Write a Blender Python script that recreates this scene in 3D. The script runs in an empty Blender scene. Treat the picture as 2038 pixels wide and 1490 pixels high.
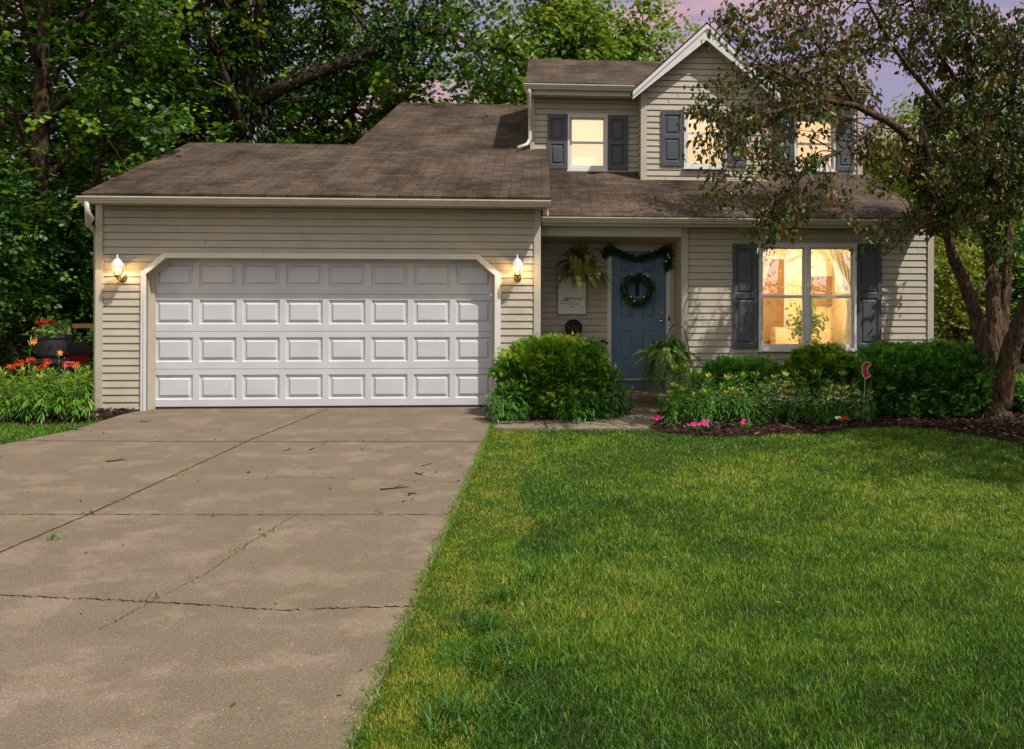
import bpy, math, random
import numpy as np
from mathutils import Vector, Matrix
R = math.radians
random.seed(7); RNG = np.random.default_rng(7)
SC = bpy.context.scene; COL = SC.collection

# ------------------------------------------------------------------ camera
PW, PH, FPX, PX, PY = 2038, 1490, 1890.0, 1219.0, 568.0
CAMZ, YAW, RHO = 1.79, math.atan(0.0734), 0.003
FWD = Vector((math.sin(YAW), math.cos(YAW), 0)); RGT = Vector((math.cos(YAW), -math.sin(YAW), 0)); UP = Vector((0, 0, 1))
cam_d = bpy.data.cameras.new('camera'); cam = bpy.data.objects.new('camera', cam_d); COL.objects.link(cam); SC.camera = cam
cam_d.sensor_width = 36; cam_d.sensor_fit = 'HORIZONTAL'; cam_d.lens = FPX * 36 / PW
cam_d.shift_x = (PW / 2 - PX) / PW; cam_d.shift_y = -(PH / 2 - PY) / PW
cam_d.clip_end = 3000; cam_d.clip_start = 0.05
c_r = (RGT + UP * RHO).normalized(); c_u = (UP - RGT * RHO).normalized()
m = Matrix((c_r, c_u, -FWD)).transposed().to_4x4(); m.translation = (0, 0, CAMZ); cam.matrix_world = m

# ------------------------------------------------------------------ light
SUNV = Vector((0.55, -0.50, 1.0)).normalized()
SUN_EL = math.asin(SUNV.z); SUN_AZ = math.atan2(SUNV.x, SUNV.y)
w = bpy.data.worlds.new('World'); SC.world = w; w.use_nodes = True
nt = w.node_tree; nt.nodes.clear()
def wn(t, **k):
    n = nt.nodes.new(t)
    for a, b in k.items(): setattr(n, a, b)
    return n
sky = wn('ShaderNodeTexSky', sky_type='NISHITA', sun_disc=False, sun_elevation=SUN_EL, sun_rotation=SUN_AZ)
tc = wn('ShaderNodeTexCoord'); mp = wn('ShaderNodeMapping'); mp.inputs['Scale'].default_value = (1.6, 1.6, 7.0)
nz = wn('ShaderNodeTexNoise'); nz.inputs['Scale'].default_value = 2.2; nz.inputs['Detail'].default_value = 7; nz.inputs['Roughness'].default_value = .55
rp = wn('ShaderNodeValToRGB'); rp.color_ramp.elements[0].position = .47; rp.color_ramp.elements[1].position = .63
m1 = wn('ShaderNodeMix', data_type='RGBA'); m1.inputs[0].default_value = .82; m1.inputs[7].default_value = (2.9, 2.3, 3.6, 1)
m2 = wn('ShaderNodeMix', data_type='RGBA'); m2.inputs[7].default_value = (6.2, 3.5, 3.6, 1)
bg = wn('ShaderNodeBackground'); bg.inputs[1].default_value = .115; wo = wn('ShaderNodeOutputWorld')
L = nt.links.new
L(tc.outputs['Generated'], mp.inputs[0]); L(mp.outputs[0], nz.inputs['Vector']); L(nz.outputs[0], rp.inputs[0])
L(sky.outputs[0], m1.inputs[6]); L(m1.outputs[2], m2.inputs[6]); L(rp.outputs[0], m2.inputs[0]); 
sxyz = wn('ShaderNodeSeparateXYZ'); mr = wn('ShaderNodeMapRange'); mr.inputs[1].default_value = .28; mr.inputs[2].default_value = .62; m3 = wn('ShaderNodeMix', data_type='RGBA'); m3.inputs[7].default_value = (5.2, 5.0, 4.8, 1)
L(tc.outputs['Generated'], sxyz.inputs[0]); L(sxyz.outputs[2], mr.inputs[0]); L(mr.outputs[0], m3.inputs[0]); L(m2.outputs[2], m3.inputs[6])
# the sky is brighter and paler on the sun's side, behind the camera
mf = wn('ShaderNodeMapRange'); mf.inputs[1].default_value = .0; mf.inputs[2].default_value = -.45; m4 = wn('ShaderNodeMix', data_type='RGBA'); m4.inputs[7].default_value = (6.1, 5.9, 5.8, 1)
L(sxyz.outputs[1], mf.inputs[0]); L(mf.outputs[0], m4.inputs[0]); L(m3.outputs[2], m4.inputs[6]); L(m4.outputs[2], bg.inputs[0]); L(bg.outputs[0], wo.inputs[0])
sl = bpy.data.lights.new('sun', 'SUN'); sl.energy = 4.5; sl.angle = R(.5); sl.color = (1, .955, .89)
so = bpy.data.objects.new('sun', sl); COL.objects.link(so); so.rotation_euler = SUNV.to_track_quat('Z', 'Y').to_euler(); so.location = SUNV * 60
SC.view_settings.view_transform = 'Standard'; SC.view_settings.look = 'None'; SC.view_settings.exposure = 0.2; SC.view_settings.gamma = 1
try:
    SC.cycles.max_bounces = 6; SC.cycles.diffuse_bounces = 3; SC.cycles.glossy_bounces = 2; SC.cycles.transparent_max_bounces = 8
    SC.cycles.transmission_bounces = 3; SC.cycles.use_adaptive_sampling = True
except Exception: pass

# ------------------------------------------------------------------ photo pixel -> world helpers
def ray(x, y):
    r = (x - PX) / FPX; d = (y - PY) / FPX
    r, d = r - RHO * d, d + RHO * r
    return FWD + RGT * r - UP * d
def P(x, y, Y):
    v = ray(x, y); t = Y / v.y
    return Vector((v.x * t, Y, CAMZ + v.z * t))
def G(x, y, z=0.0):
    v = ray(x, y); t = (z - CAMZ) / v.z
    return Vector((v.x * t, v.y * t, z))
def XA(x, y, Y): return P(x, y, Y).x
def ZA(x, y, Y): return P(x, y, Y).z
def rect(x0, y0, x1, y1, Y):
    a, b, c, d = P(x0, y0, Y), P(x1, y0, Y), P(x1, y1, Y), P(x0, y1, Y)
    return (a.x + d.x) / 2, (b.x + c.x) / 2, (c.z + d.z) / 2, (a.z + b.z) / 2      # X0 X1 Z0 Z1

# ------------------------------------------------------------------ object helpers
def tag(o, label=None, cat=None, group=None, kind=None):
    if label: o['label'] = label
    if cat: o['category'] = cat
    if group: o['group'] = group
    if kind: o['kind'] = kind
    return o
def empty(name, loc, label, cat, group=None, rz=0):
    o = bpy.data.objects.new(name, None); o.location = loc; o.rotation_euler = (0, 0, rz); COL.objects.link(o); o.empty_display_size = .2
    return tag(o, label, cat, group)
def link_mesh(name, me, mat, parent=None):
    o = bpy.data.objects.new(name, me); COL.objects.link(o)
    if mat is not None: me.materials.append(mat)
    if parent is not None:
        o.parent = parent
        if parent.type == 'EMPTY' and parent.get('_w'): o.matrix_parent_inverse = Matrix.Translation(-Vector(parent.location))
    return o
def dup(o, loc=None, rz=None, parent=None, scale=None):
    c = o.copy(); COL.objects.link(c)
    if parent is not None: c.parent = parent
    if loc is not None: c.location = loc
    if rz is not None: c.rotation_euler = (0, 0, rz)
    if scale is not None: c.scale = (scale,) * 3
    for ch in list(o.children): dup(ch, parent=c)
    return c

class MB:
    def __init__(s): s.v = []; s.f = []
    def quad(s, *p):
        n = len(s.v); s.v += [tuple(q) for q in p]; s.f.append(tuple(range(n, n + len(p))))
    def box(s, x0, x1, y0, y1, z0, z1):
        n = len(s.v)
        s.v += [(x0, y0, z0), (x1, y0, z0), (x1, y1, z0), (x0, y1, z0), (x0, y0, z1), (x1, y0, z1), (x1, y1, z1), (x0, y1, z1)]
        s.f += [tuple(n + i for i in q) for q in ((0, 3, 2, 1), (4, 5, 6, 7), (0, 1, 5, 4), (1, 2, 6, 5), (2, 3, 7, 6), (3, 0, 4, 7))]
    def tube(s, pts, rad, k=8, cap=True, sq=(1, 1)):
        pts = [Vector(p) for p in pts]; n0 = len(s.v)
        if not hasattr(rad, '__len__'): rad = [rad] * len(pts)
        a = None
        for i, p in enumerate(pts):
            t = (pts[min(i + 1, len(pts) - 1)] - pts[max(i - 1, 0)]).normalized()
            if a is None: a = t.orthogonal().normalized() if abs(t.z) < .95 else Vector((1, 0, 0))
            a = (a - t * a.dot(t)).normalized(); b = t.cross(a)
            for j in range(k):
                th = 2 * math.pi * j / k
                s.v.append(tuple(p + (a * math.cos(th) * sq[0] + b * math.sin(th) * sq[1]) * rad[i]))
        for i in range(len(pts) - 1):
            for j in range(k):
                q = n0 + i * k; s.f.append((q + j, q + (j + 1) % k, q + k + (j + 1) % k, q + k + j))
        if cap:
            s.f.append(tuple(n0 + j for j in reversed(range(k)))); q = n0 + (len(pts) - 1) * k; s.f.append(tuple(q + j for j in range(k)))
    def lathe(s, prof, k=16, c=(0, 0, 0), sx=1, sy=1):
        n0 = len(s.v)
        for r, z in prof:
            for j in range(k):
                th = 2 * math.pi * j / k; s.v.append((c[0] + r * math.cos(th) * sx, c[1] + r * math.sin(th) * sy, c[2] + z))
        for i in range(len(prof) - 1):
            for j in range(k):
                q = n0 + i * k; s.f.append((q + j, q + (j + 1) % k, q + k + (j + 1) % k, q + k + j))
    def extrude_x(s, prof, x0, x1):            # prof: closed list of (y, z)
        n0 = len(s.v); k = len(prof)
        for x in (x0, x1):
            for y, z in prof: s.v.append((x, y, z))
        for j in range(k): s.f.append((n0 + j, n0 + (j + 1) % k, n0 + k + (j + 1) % k, n0 + k + j))
        s.f.append(tuple(n0 + j for j in reversed(range(k)))); s.f.append(tuple(n0 + k + j for j in range(k)))
    def prism_y(s, poly, y0, y1):              # poly: closed list of (x, z)
        n0 = len(s.v); k = len(poly)
        for y in (y0, y1):
            for x, z in poly: s.v.append((x, y, z))
        for j in range(k): s.f.append((n0 + j, n0 + k + j, n0 + k + (j + 1) % k, n0 + (j + 1) % k))
        s.f.append(tuple(n0 + j for j in range(k))); s.f.append(tuple(n0 + k + j for j in reversed(range(k))))
    def build(s, name, mat, parent=None, smooth=False, bevel=0, fix=True):
        me = bpy.data.meshes.new(name); me.from_pydata(s.v, [], s.f)
        if fix:
            import bmesh
            bm = bmesh.new(); bm.from_mesh(me); bmesh.ops.recalc_face_normals(bm, faces=bm.faces); bm.to_mesh(me); bm.free()
        if smooth: me.polygons.foreach_set('use_smooth', [True] * len(me.polygons))
        me.update(); o = link_mesh(name, me, mat, parent)
        if bevel:
            b = o.modifiers.new('bevel', 'BEVEL'); b.width = bevel; b.segments = 2; b.limit_method = 'ANGLE'
        return o

def np_mesh(name, V, F, var=None, smooth=False):
    me = bpy.data.meshes.new(name); V = np.asarray(V, np.float32); F = np.asarray(F, np.int32)
    me.vertices.add(len(V)); me.vertices.foreach_set('co', V.ravel())
    me.loops.add(F.size); me.loops.foreach_set('vertex_index', F.ravel())
    me.polygons.add(len(F)); me.polygons.foreach_set('loop_start', np.arange(0, F.size, 3, dtype=np.int32)); me.polygons.foreach_set('loop_total', np.full(len(F), 3, np.int32))
    if smooth: me.polygons.foreach_set('use_smooth', np.ones(len(F), bool))
    if var is not None:
        a = me.attributes.new('var', 'FLOAT', 'POINT'); a.data.foreach_set('value', np.asarray(var, np.float32))
    me.update(); me.validate(); return me

# ------------------------------------------------------------------ materials
def mat(name, col, rough=.6, spec=.4, noise=0, scale=8, bump=0, bscale=40, metal=0, col2=None, dist=.004):
    mt = bpy.data.materials.new(name); mt.use_nodes = True; t = mt.node_tree; b = t.nodes['Principled BSDF']
    b.inputs['Roughness'].default_value = rough; b.inputs['Metallic'].default_value = metal; b.inputs['Specular IOR Level'].default_value = spec
    b.inputs['Base Color'].default_value = (*col, 1)
    if noise or col2 or bump:
        tcn = t.nodes.new('ShaderNodeTexCoord')
    if noise or col2:
        n = t.nodes.new('ShaderNodeTexNoise'); n.inputs['Scale'].default_value = scale; n.inputs['Detail'].default_value = 8; n.inputs['Roughness'].default_value = .65
        t.links.new(tcn.outputs['Object'], n.inputs['Vector'])
        mx = t.nodes.new('ShaderNodeMix'); mx.data_type = 'RGBA'
        c2 = col2 or tuple(c * (1 - noise) for c in col)
        mx.inputs[6].default_value = (*c2, 1); mx.inputs[7].default_value = (*(col if col2 else tuple(min(1, c * (1 + noise)) for c in col)), 1)
        rmp = t.nodes.new('ShaderNodeMapRange'); rmp.inputs[1].default_value = .32; rmp.inputs[2].default_value = .68
        t.links.new(n.outputs[0], rmp.inputs[0]); t.links.new(rmp.outputs[0], mx.inputs[0]); t.links.new(mx.outputs[2], b.inputs['Base Color'])
    if bump:
        n2 = t.nodes.new('ShaderNodeTexNoise'); n2.inputs['Scale'].default_value = bscale; n2.inputs['Detail'].default_value = 6
        t.links.new(tcn.outputs['Object'], n2.inputs['Vector']); bp = t.nodes.new('ShaderNodeBump'); bp.inputs['Strength'].default_value = bump; bp.inputs['Distance'].default_value = dist
        t.links.new(n2.outputs[0], bp.inputs['Height']); t.links.new(bp.outputs[0], b.inputs['Normal'])
    return mt
def leaf_mat(name, stops, rough=.45, trans=.3, spec=.35):
    mt = bpy.data.materials.new(name); mt.use_nodes = True; t = mt.node_tree; b = t.nodes['Principled BSDF']; out = t.nodes['Material Output']
    at = t.nodes.new('ShaderNodeAttribute'); at.attribute_name = 'var'; cr = t.nodes.new('ShaderNodeValToRGB')
    cr.color_ramp.elements[0].position = stops[0][0]; cr.color_ramp.elements[0].color = (*stops[0][1], 1)
    cr.color_ramp.elements[1].position = stops[-1][0]; cr.color_ramp.elements[1].color = (*stops[-1][1], 1)
    for p, c in stops[1:-1]:
        e = cr.color_ramp.elements.new(p); e.color = (*c, 1)
    t.links.new(at.outputs['Fac'], cr.inputs[0]); t.links.new(cr.outputs[0], b.inputs['Base Color'])
    b.inputs['Roughness'].default_value = rough; b.inputs['Specular IOR Level'].default_value = spec
    if trans:
        tr = t.nodes.new('ShaderNodeBsdfTranslucent'); mx = t.nodes.new('ShaderNodeMixShader'); mx.inputs[0].default_value = trans
        hs = t.nodes.new('ShaderNodeHueSaturation'); hs.inputs['Value'].default_value = 1.5; hs.inputs['Hue'].default_value = .485
        t.links.new(cr.outputs[0], hs.inputs['Color']); t.links.new(hs.outputs[0], tr.inputs[0])
        t.links.new(b.outputs[0], mx.inputs[1]); t.links.new(tr.outputs[0], mx.inputs[2]); t.links.new(mx.outputs[0], out.inputs[0])
    return mt
def emit_mat(name, col, strength, noise=0, scale=5, col2=None):
    mt = mat(name, col, .6); t = mt.node_tree; b = t.nodes['Principled BSDF']; b.inputs['Emission Strength'].default_value = strength; b.inputs['Emission Color'].default_value = (*col, 1)
    if col2:
        tcn = t.nodes.new('ShaderNodeTexCoord'); n = t.nodes.new('ShaderNodeTexNoise'); n.inputs['Scale'].default_value = scale; n.inputs['Detail'].default_value = 5
        mx = t.nodes.new('ShaderNodeMix'); mx.data_type = 'RGBA'; mx.inputs[6].default_value = (*col, 1); mx.inputs[7].default_value = (*col2, 1)
        t.links.new(tcn.outputs['Object'], n.inputs['Vector']); t.links.new(n.outputs[0], mx.inputs[0]); t.links.new(mx.outputs[2], b.inputs['Emission Color'])
    return mt
def glass_mat(name, refl, tint=(1, 1, 1)):
    mt = bpy.data.materials.new(name); mt.use_nodes = True; t = mt.node_tree; t.nodes.remove(t.nodes['Principled BSDF']); out = t.nodes['Material Output']
    a = t.nodes.new('ShaderNodeBsdfTransparent'); a.inputs[0].default_value = (*tint, 1); g = t.nodes.new('ShaderNodeBsdfGlossy'); g.inputs['Roughness'].default_value = .01
    fr = t.nodes.new('ShaderNodeFresnel'); fr.inputs[0].default_value = 1.5; ad = t.nodes.new('ShaderNodeMath'); ad.operation = 'ADD'; ad.use_clamp = True; ad.inputs[1].default_value = refl
    mx = t.nodes.new('ShaderNodeMixShader'); t.links.new(fr.outputs[0], ad.inputs[0]); t.links.new(ad.outputs[0], mx.inputs[0])
    t.links.new(a.outputs[0], mx.inputs[1]); t.links.new(g.outputs[0], mx.inputs[2]); t.links.new(mx.outputs[0], out.inputs[0])
    return mt

M = {}
M['siding'] = mat('vinyl_siding', (.41, .362, .285), .5, .35, noise=.08, scale=3, bump=.12, bscale=60)
M['trim'] = mat('beige_trim', (.43, .385, .31), .5, .35, noise=.06, scale=4)
M['white'] = mat('white_paint', (.60, .585, .565), .45, .4, noise=.05, scale=5)
M['door_white'] = mat('garage_door_white', (.49, .495, .52), .42, .4, noise=.06, scale=2.5, bump=.10, bscale=160)
M['gutter'] = mat('gutter_aluminium', (.47, .425, .34), .35, .5, noise=.10, scale=6)
M['soffit'] = mat('soffit_vinyl', (.42, .36, .27), .5, .3)
M['shutter'] = mat('shutter_slate', (.072, .078, .09), .5, .35, noise=.1, scale=6, bump=.08, bscale=120)
M['blue'] = mat('slate_blue_door', (.098, .158, .240), .42, .4, noise=.08, scale=5)
M['brass'] = mat('polished_brass', (.62, .42, .14), .25, .5, metal=.9)
M['nickel'] = mat('satin_nickel', (.7, .68, .62), .25, .5, metal=.9)
M['dark'] = mat('dark_metal', (.015, .015, .017), .4, .4)
M['pot'] = mat('dark_resin', (.03, .03, .032), .5, .3, noise=.3, scale=10)
M['bark'] = mat('bark', (.165, .105, .066), .9, .1, col2=(.028, .018, .012), scale=16, bump=1, bscale=24, dist=.12)
_t = M['bark'].node_tree
for _n in [q for q in _t.nodes if q.type == 'TEX_NOISE']:
    _m = _t.nodes.new('ShaderNodeMapping'); _m.inputs['Scale'].default_value = (1, 1, .16); _s = _n.inputs['Vector'].links[0].from_socket; _t.links.new(_s, _m.inputs[0]); _t.links.new(_m.outputs[0], _n.inputs['Vector'])
M['bark_dark'] = mat('bark_dark', (.085, .055, .036), .9, .1, col2=(.022, .015, .010), scale=5, bump=.8, bscale=18, dist=.03)
M['twig'] = mat('twig_bark', (.06, .032, .02), .9, .1)
M['stem'] = mat('green_stem', (.06, .12, .03), .6, .2)
M['sign'] = mat('sign_board', (.72, .72, .68), .6, .2)
M['wood'] = mat('light_wood', (.30, .19, .09), .7, .2, noise=.2, scale=12)
M['ink'] = mat('black_lettering', (.03, .03, .035), .7, .1)
M['red'] = mat('red_petal', (.52, .028, .012), .6, .2, noise=.3, scale=30)
M['pink'] = mat('pink_petal', (.65, .02, .22), .6, .2, noise=.2, scale=30)
M['orange'] = mat('orange_petal', (.75, .24, .05), .6, .2, noise=.2, scale=40)
M['yellow'] = mat('yellow_petal', (.72, .48, .07), .6, .2, noise=.2, scale=40)
M['white_petal'] = mat('white_petal', (.75, .72, .62), .6, .2)
M['redpaint'] = mat('red_paint', (.30, .022, .014), .6, .3, noise=.2, scale=20)
M['yellowwood'] = mat('yellow_wood', (.42, .25, .06), .7, .2, noise=.2, scale=12)
M['ribbon'] = mat('navy_ribbon', (.012, .014, .03), .7, .2)
M['galv'] = mat('galvanised_steel', (.45, .46, .46), .4, .5, metal=.6)
M['blind'] = emit_mat('lit_blind', (1.0, .66, .34), .74, col2=(1, .86, .60), scale=1.8)
M['bulb'] = emit_mat('lamp_bulb', (1, .78, .42), 14)
M['lampglass'] = glass_mat('lamp_glass', .04)
M['pane'] = glass_mat('window_pane', .16)
M['pane_big'] = glass_mat('window_pane_large', .56)
M['room'] = mat('room_plaster', (.78, .62, .38), .8, .2, noise=.12, scale=2)
M['hall'] = mat('hall_brown', (.30, .17, .07), .8, .2, noise=.3, scale=3)
M['curtain'] = mat('cream_curtain', (.90, .82, .62), .8, .1, noise=.1, scale=8)
M['cover'] = mat('red_brown_fabric', (.62, .48, .34), .8, .1)
M['mulch'] = mat('bark_mulch', (.060, .030, .020), .95, .1, col2=(.014, .008, .006), scale=45, bump=1, bscale=60, dist=.03)
M['soil'] = mat('lawn_soil', (.030, .050, .006), .95, .1, col2=(.040, .034, .010), scale=7, bump=.6, bscale=60, dist=.02)
M['joint'] = mat('joint_dirt', (.040, .030, .018), .95, .05)
M['moss'] = mat('joint_moss', (.05, .09, .015), .95, .05)

def concrete(name, base):
    mt = bpy.data.materials.new(name); mt.use_nodes = True; t = mt.node_tree; b = t.nodes['Principled BSDF']; N = t.nodes.new; K = t.links.new
    b.inputs['Roughness'].default_value = .9; b.inputs['Specular IOR Level'].default_value = .15
    tcn = N('ShaderNodeTexCoord')
    def noise(s, d=6, r=.6):
        n = N('ShaderNodeTexNoise'); n.inputs['Scale'].default_value = s; n.inputs['Detail'].default_value = d; n.inputs['Roughness'].default_value = r; K(tcn.outputs['Object'], n.inputs['Vector']); return n
    def mixc(f, a, bb, typ='MIX'):
        x = N('ShaderNodeMix'); x.data_type = 'RGBA'; x.blend_type = typ
        for s, v in ((6, a), (7, bb)):
            if isinstance(v, tuple): x.inputs[s].default_value = (*v, 1)
            else: K(v, x.inputs[s])
        if isinstance(f, float): x.inputs[0].default_value = f
        else: K(f, x.inputs[0])
        return x.outputs[2]
    def ramp(n, a, c):
        r = N('ShaderNodeMapRange'); r.inputs[1].default_value = a; r.inputs[2].default_value = c; K(n.outputs[0], r.inputs[0]); return r.outputs[0]
    big = noise(.55, 5); mid = noise(3, 6); fine = noise(150, 2, .8); sp = N('ShaderNodeTexVoronoi'); sp.inputs['Scale'].default_value = 75; K(tcn.outputs['Object'], sp.inputs['Vector'])
    c = mixc(ramp(big, .38, .62), tuple(v * k for v, k in zip(base, (.88, .88, .78))), tuple(v * k for v, k in zip(base, (1.08, 1.05, 1.06))))
    c = mixc(ramp(mid, .40, .62), tuple(v * k for v, k in zip(base, (.90, .88, .80))), c)
    c = mixc(ramp(fine, .44, .55), mixc(.60, c, (.04, .032, .025)), c)
    lt = noise(60, 3, .7); c = mixc(ramp(lt, .58, .68), c, mixc(.50, c, (.50, .43, .37))); ds = noise(48, 4, .8); c = mixc(ramp(ds, .56, .66), c, mixc(.60, c, (.03, .025, .02)))
    st = noise(1.9, 9, .72); c = mixc(ramp(st, .50, .58), mixc(.30, c, (.06, .048, .028)), c)
    spots = noise(9, 4); c = mixc(ramp(spots, .62, .74), c, mixc(.28, c, (.06, .05, .035)))
    g = N('ShaderNodeMath'); g.operation = 'LESS_THAN'; g.inputs[1].default_value = .30; K(sp.outputs['Distance'], g.inputs[0])
    r2 = N('ShaderNodeMapRange'); r2.inputs[1].default_value = .35; r2.inputs[2].default_value = .7; K(sp.outputs['Color'], r2.inputs[0])
    gg = N('ShaderNodeMath'); gg.operation = 'MULTIPLY'; K(g.outputs[0], gg.inputs[0]); K(r2.outputs[0], gg.inputs[1])
    g3 = N('ShaderNodeMath'); g3.operation = 'MULTIPLY'; g3.inputs[1].default_value = .55; K(gg.outputs[0], g3.inputs[0])
    c = mixc(g3.outputs[0], c, sp.outputs['Color'], 'OVERLAY')
    K(c, b.inputs['Base Color'])
    bp = N('ShaderNodeBump'); bp.inputs['Strength'].default_value = .3; bp.inputs['Distance'].default_value = .004; K(fine.outputs[0], bp.inputs['Height']); K(bp.outputs[0], b.inputs['Normal'])
    return mt
M['concrete'] = concrete('driveway_concrete', (.262, .202, .154))
M['path'] = concrete('path_concrete', (.30, .245, .19))

def shingle():
    mt = bpy.data.materials.new('asphalt_shingle'); mt.use_nodes = True; t = mt.node_tree; b = t.nodes['Principled BSDF']; N = t.nodes.new; K = t.links.new
    b.inputs['Roughness'].default_value = .92; b.inputs['Specular IOR Level'].default_value = .15
    uv = N('ShaderNodeUVMap'); uv.uv_map = 'roof'
    br = N('ShaderNodeTexBrick'); br.inputs['Scale'].default_value = 1; br.inputs['Brick Width'].default_value = .305; br.inputs['Row Height'].default_value = .140; br.inputs['Mortar Size'].default_value = .007; br.inputs['Mortar Smooth'].default_value = .1
    br.inputs['Bias'].default_value = 0; br.inputs['Color1'].default_value = (.088, .060, .042, 1); br.inputs['Color2'].default_value = (.050, .036, .028, 1); br.inputs['Mortar'].default_value = (.022, .016, .013, 1)
    K(uv.outputs[0], br.inputs['Vector'])
    n = N('ShaderNodeTexNoise'); n.inputs['Scale'].default_value = 120; n.inputs['Detail'].default_value = 3; K(uv.outputs[0], n.inputs['Vector'])
    n2 = N('ShaderNodeTexNoise'); n2.inputs['Scale'].default_value = 1.1; n2.inputs['Detail'].default_value = 8; n2.inputs['Roughness'].default_value = .7; mpp = N('ShaderNodeMapping'); mpp.inputs['Scale'].default_value = (1, .45, 1); K(uv.outputs[0], mpp.inputs[0]); K(mpp.outputs[0], n2.inputs['Vector']); ctr = N('ShaderNodeMapRange'); ctr.inputs[1].default_value = .30; ctr.inputs[2].default_value = .70; K(n2.outputs[0], ctr.inputs[0])
    a = N('ShaderNodeMix'); a.data_type = 'RGBA'; a.blend_type = 'OVERLAY'; a.inputs[0].default_value = .8; K(br.outputs[0], a.inputs[6]); K(n.outputs[0], a.inputs[7])
    c = N('ShaderNodeMix'); c.data_type = 'RGBA'; c.blend_type = 'SOFT_LIGHT'; c.inputs[0].default_value = .9; K(a.outputs[2], c.inputs[6]); K(ctr.outputs[0], c.inputs[7])
    K(c.outputs[2], b.inputs['Base Color'])
    # saw-tooth height so each course overlaps the one below
    sx = N('ShaderNodeSeparateXYZ'); K(uv.outputs[0], sx.inputs[0]); dv = N('ShaderNodeMath'); dv.operation = 'DIVIDE'; dv.inputs[1].default_value = .140; K(sx.outputs[1], dv.inputs[0])
    fr = N('ShaderNodeMath'); fr.operation = 'FRACT'; K(dv.outputs[0], fr.inputs[0]); iv = N('ShaderNodeMath'); iv.operation = 'SUBTRACT'; iv.inputs[0].default_value = 1; K(fr.outputs[0], iv.inputs[1])
    ad = N('ShaderNodeMath'); ad.operation = 'MULTIPLY_ADD'; ad.inputs[1].default_value = .25; K(n.outputs[0], ad.inputs[0]); K(iv.outputs[0], ad.inputs[2])
    bp = N('ShaderNodeBump'); bp.inputs['Strength'].default_value = .8; bp.inputs['Distance'].default_value = .012; K(ad.outputs[0], bp.inputs['Height']); K(bp.outputs[0], b.inputs['Normal'])
    return mt
M['shingle'] = shingle()

g = lambda *c: c
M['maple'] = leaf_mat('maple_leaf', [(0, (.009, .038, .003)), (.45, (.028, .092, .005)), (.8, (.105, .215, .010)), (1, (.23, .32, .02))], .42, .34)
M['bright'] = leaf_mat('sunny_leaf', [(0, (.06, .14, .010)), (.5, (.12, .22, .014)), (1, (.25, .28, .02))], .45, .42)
M['yellowgreen'] = leaf_mat('yellow_green_leaf', [(0, (.06, .11, .010)), (.5, (.16, .20, .012)), (1, (.30, .25, .02))], .5, .35)
M['pear'] = leaf_mat('pear_leaf', [(0, (.014, .048, .010)), (.35, (.040, .085, .012)), (.55, (.095, .085, .012)), (.8, (.145, .070, .012)), (1, (.22, .16, .05))], .42, .25, .35)
M['ivy'] = leaf_mat('ivy_leaf', [(0, (.006, .016, .006)), (1, (.018, .045, .012))], .4, .1)
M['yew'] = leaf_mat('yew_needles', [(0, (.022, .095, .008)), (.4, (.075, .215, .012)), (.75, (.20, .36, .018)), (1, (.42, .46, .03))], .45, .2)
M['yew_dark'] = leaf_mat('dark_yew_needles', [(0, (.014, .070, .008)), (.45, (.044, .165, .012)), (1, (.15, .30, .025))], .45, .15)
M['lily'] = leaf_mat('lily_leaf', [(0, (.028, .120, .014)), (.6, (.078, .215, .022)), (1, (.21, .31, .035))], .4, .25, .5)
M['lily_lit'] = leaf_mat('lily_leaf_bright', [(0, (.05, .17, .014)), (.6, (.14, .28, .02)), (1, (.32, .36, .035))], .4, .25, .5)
M['fern'] = leaf_mat('fern_frond', [(0, (.025, .085, .010)), (.6, (.075, .17, .02)), (1, (.22, .26, .06))], .5, .25)
M['fern_dry'] = leaf_mat('fern_frond_dry', [(0, (.04, .075, .012)), (.5, (.12, .17, .022)), (1, (.34, .28, .09))], .5, .25)
M['topiary'] = leaf_mat('boxwood_leaf', [(0, (.006, .016, .008)), (1, (.022, .050, .018))], .5, .1)
M['wreath'] = leaf_mat('wreath_leaf', [(0, (.020, .040, .020)), (.7, (.055, .085, .042)), (1, (.14, .17, .10))], .5, .1)
M['geranium'] = leaf_mat('geranium_leaf', [(0, (.06, .14, .02)), (1, (.20, .28, .05))], .5, .25)
M['grass'] = leaf_mat('grass_blades', [(0, (.014, .056, .005)), (.35, (.056, .155, .008)), (.62, (.130, .240, .008)), (.85, (.26, .31, .018)), (1, (.40, .32, .10))], .5, .25)
M['chips'] = leaf_mat('mulch_chips', [(0, (.012, .007, .006)), (.7, (.055, .028, .02)), (.95, (.12, .07, .05)), (1, (.35, .25, .18))], .9, 0, .1)
M['litter'] = leaf_mat('leaf_litter', [(0, (.03, .018, .010)), (.7, (.08, .05, .025)), (1, (.3, .22, .12))], .9, 0, .1)
M['wood_far'] = leaf_mat('far_leaves', [(0, (.016, .065, .008)), (.6, (.045, .13, .014)), (1, (.15, .22, .035))], .6, .3, .2)

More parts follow.
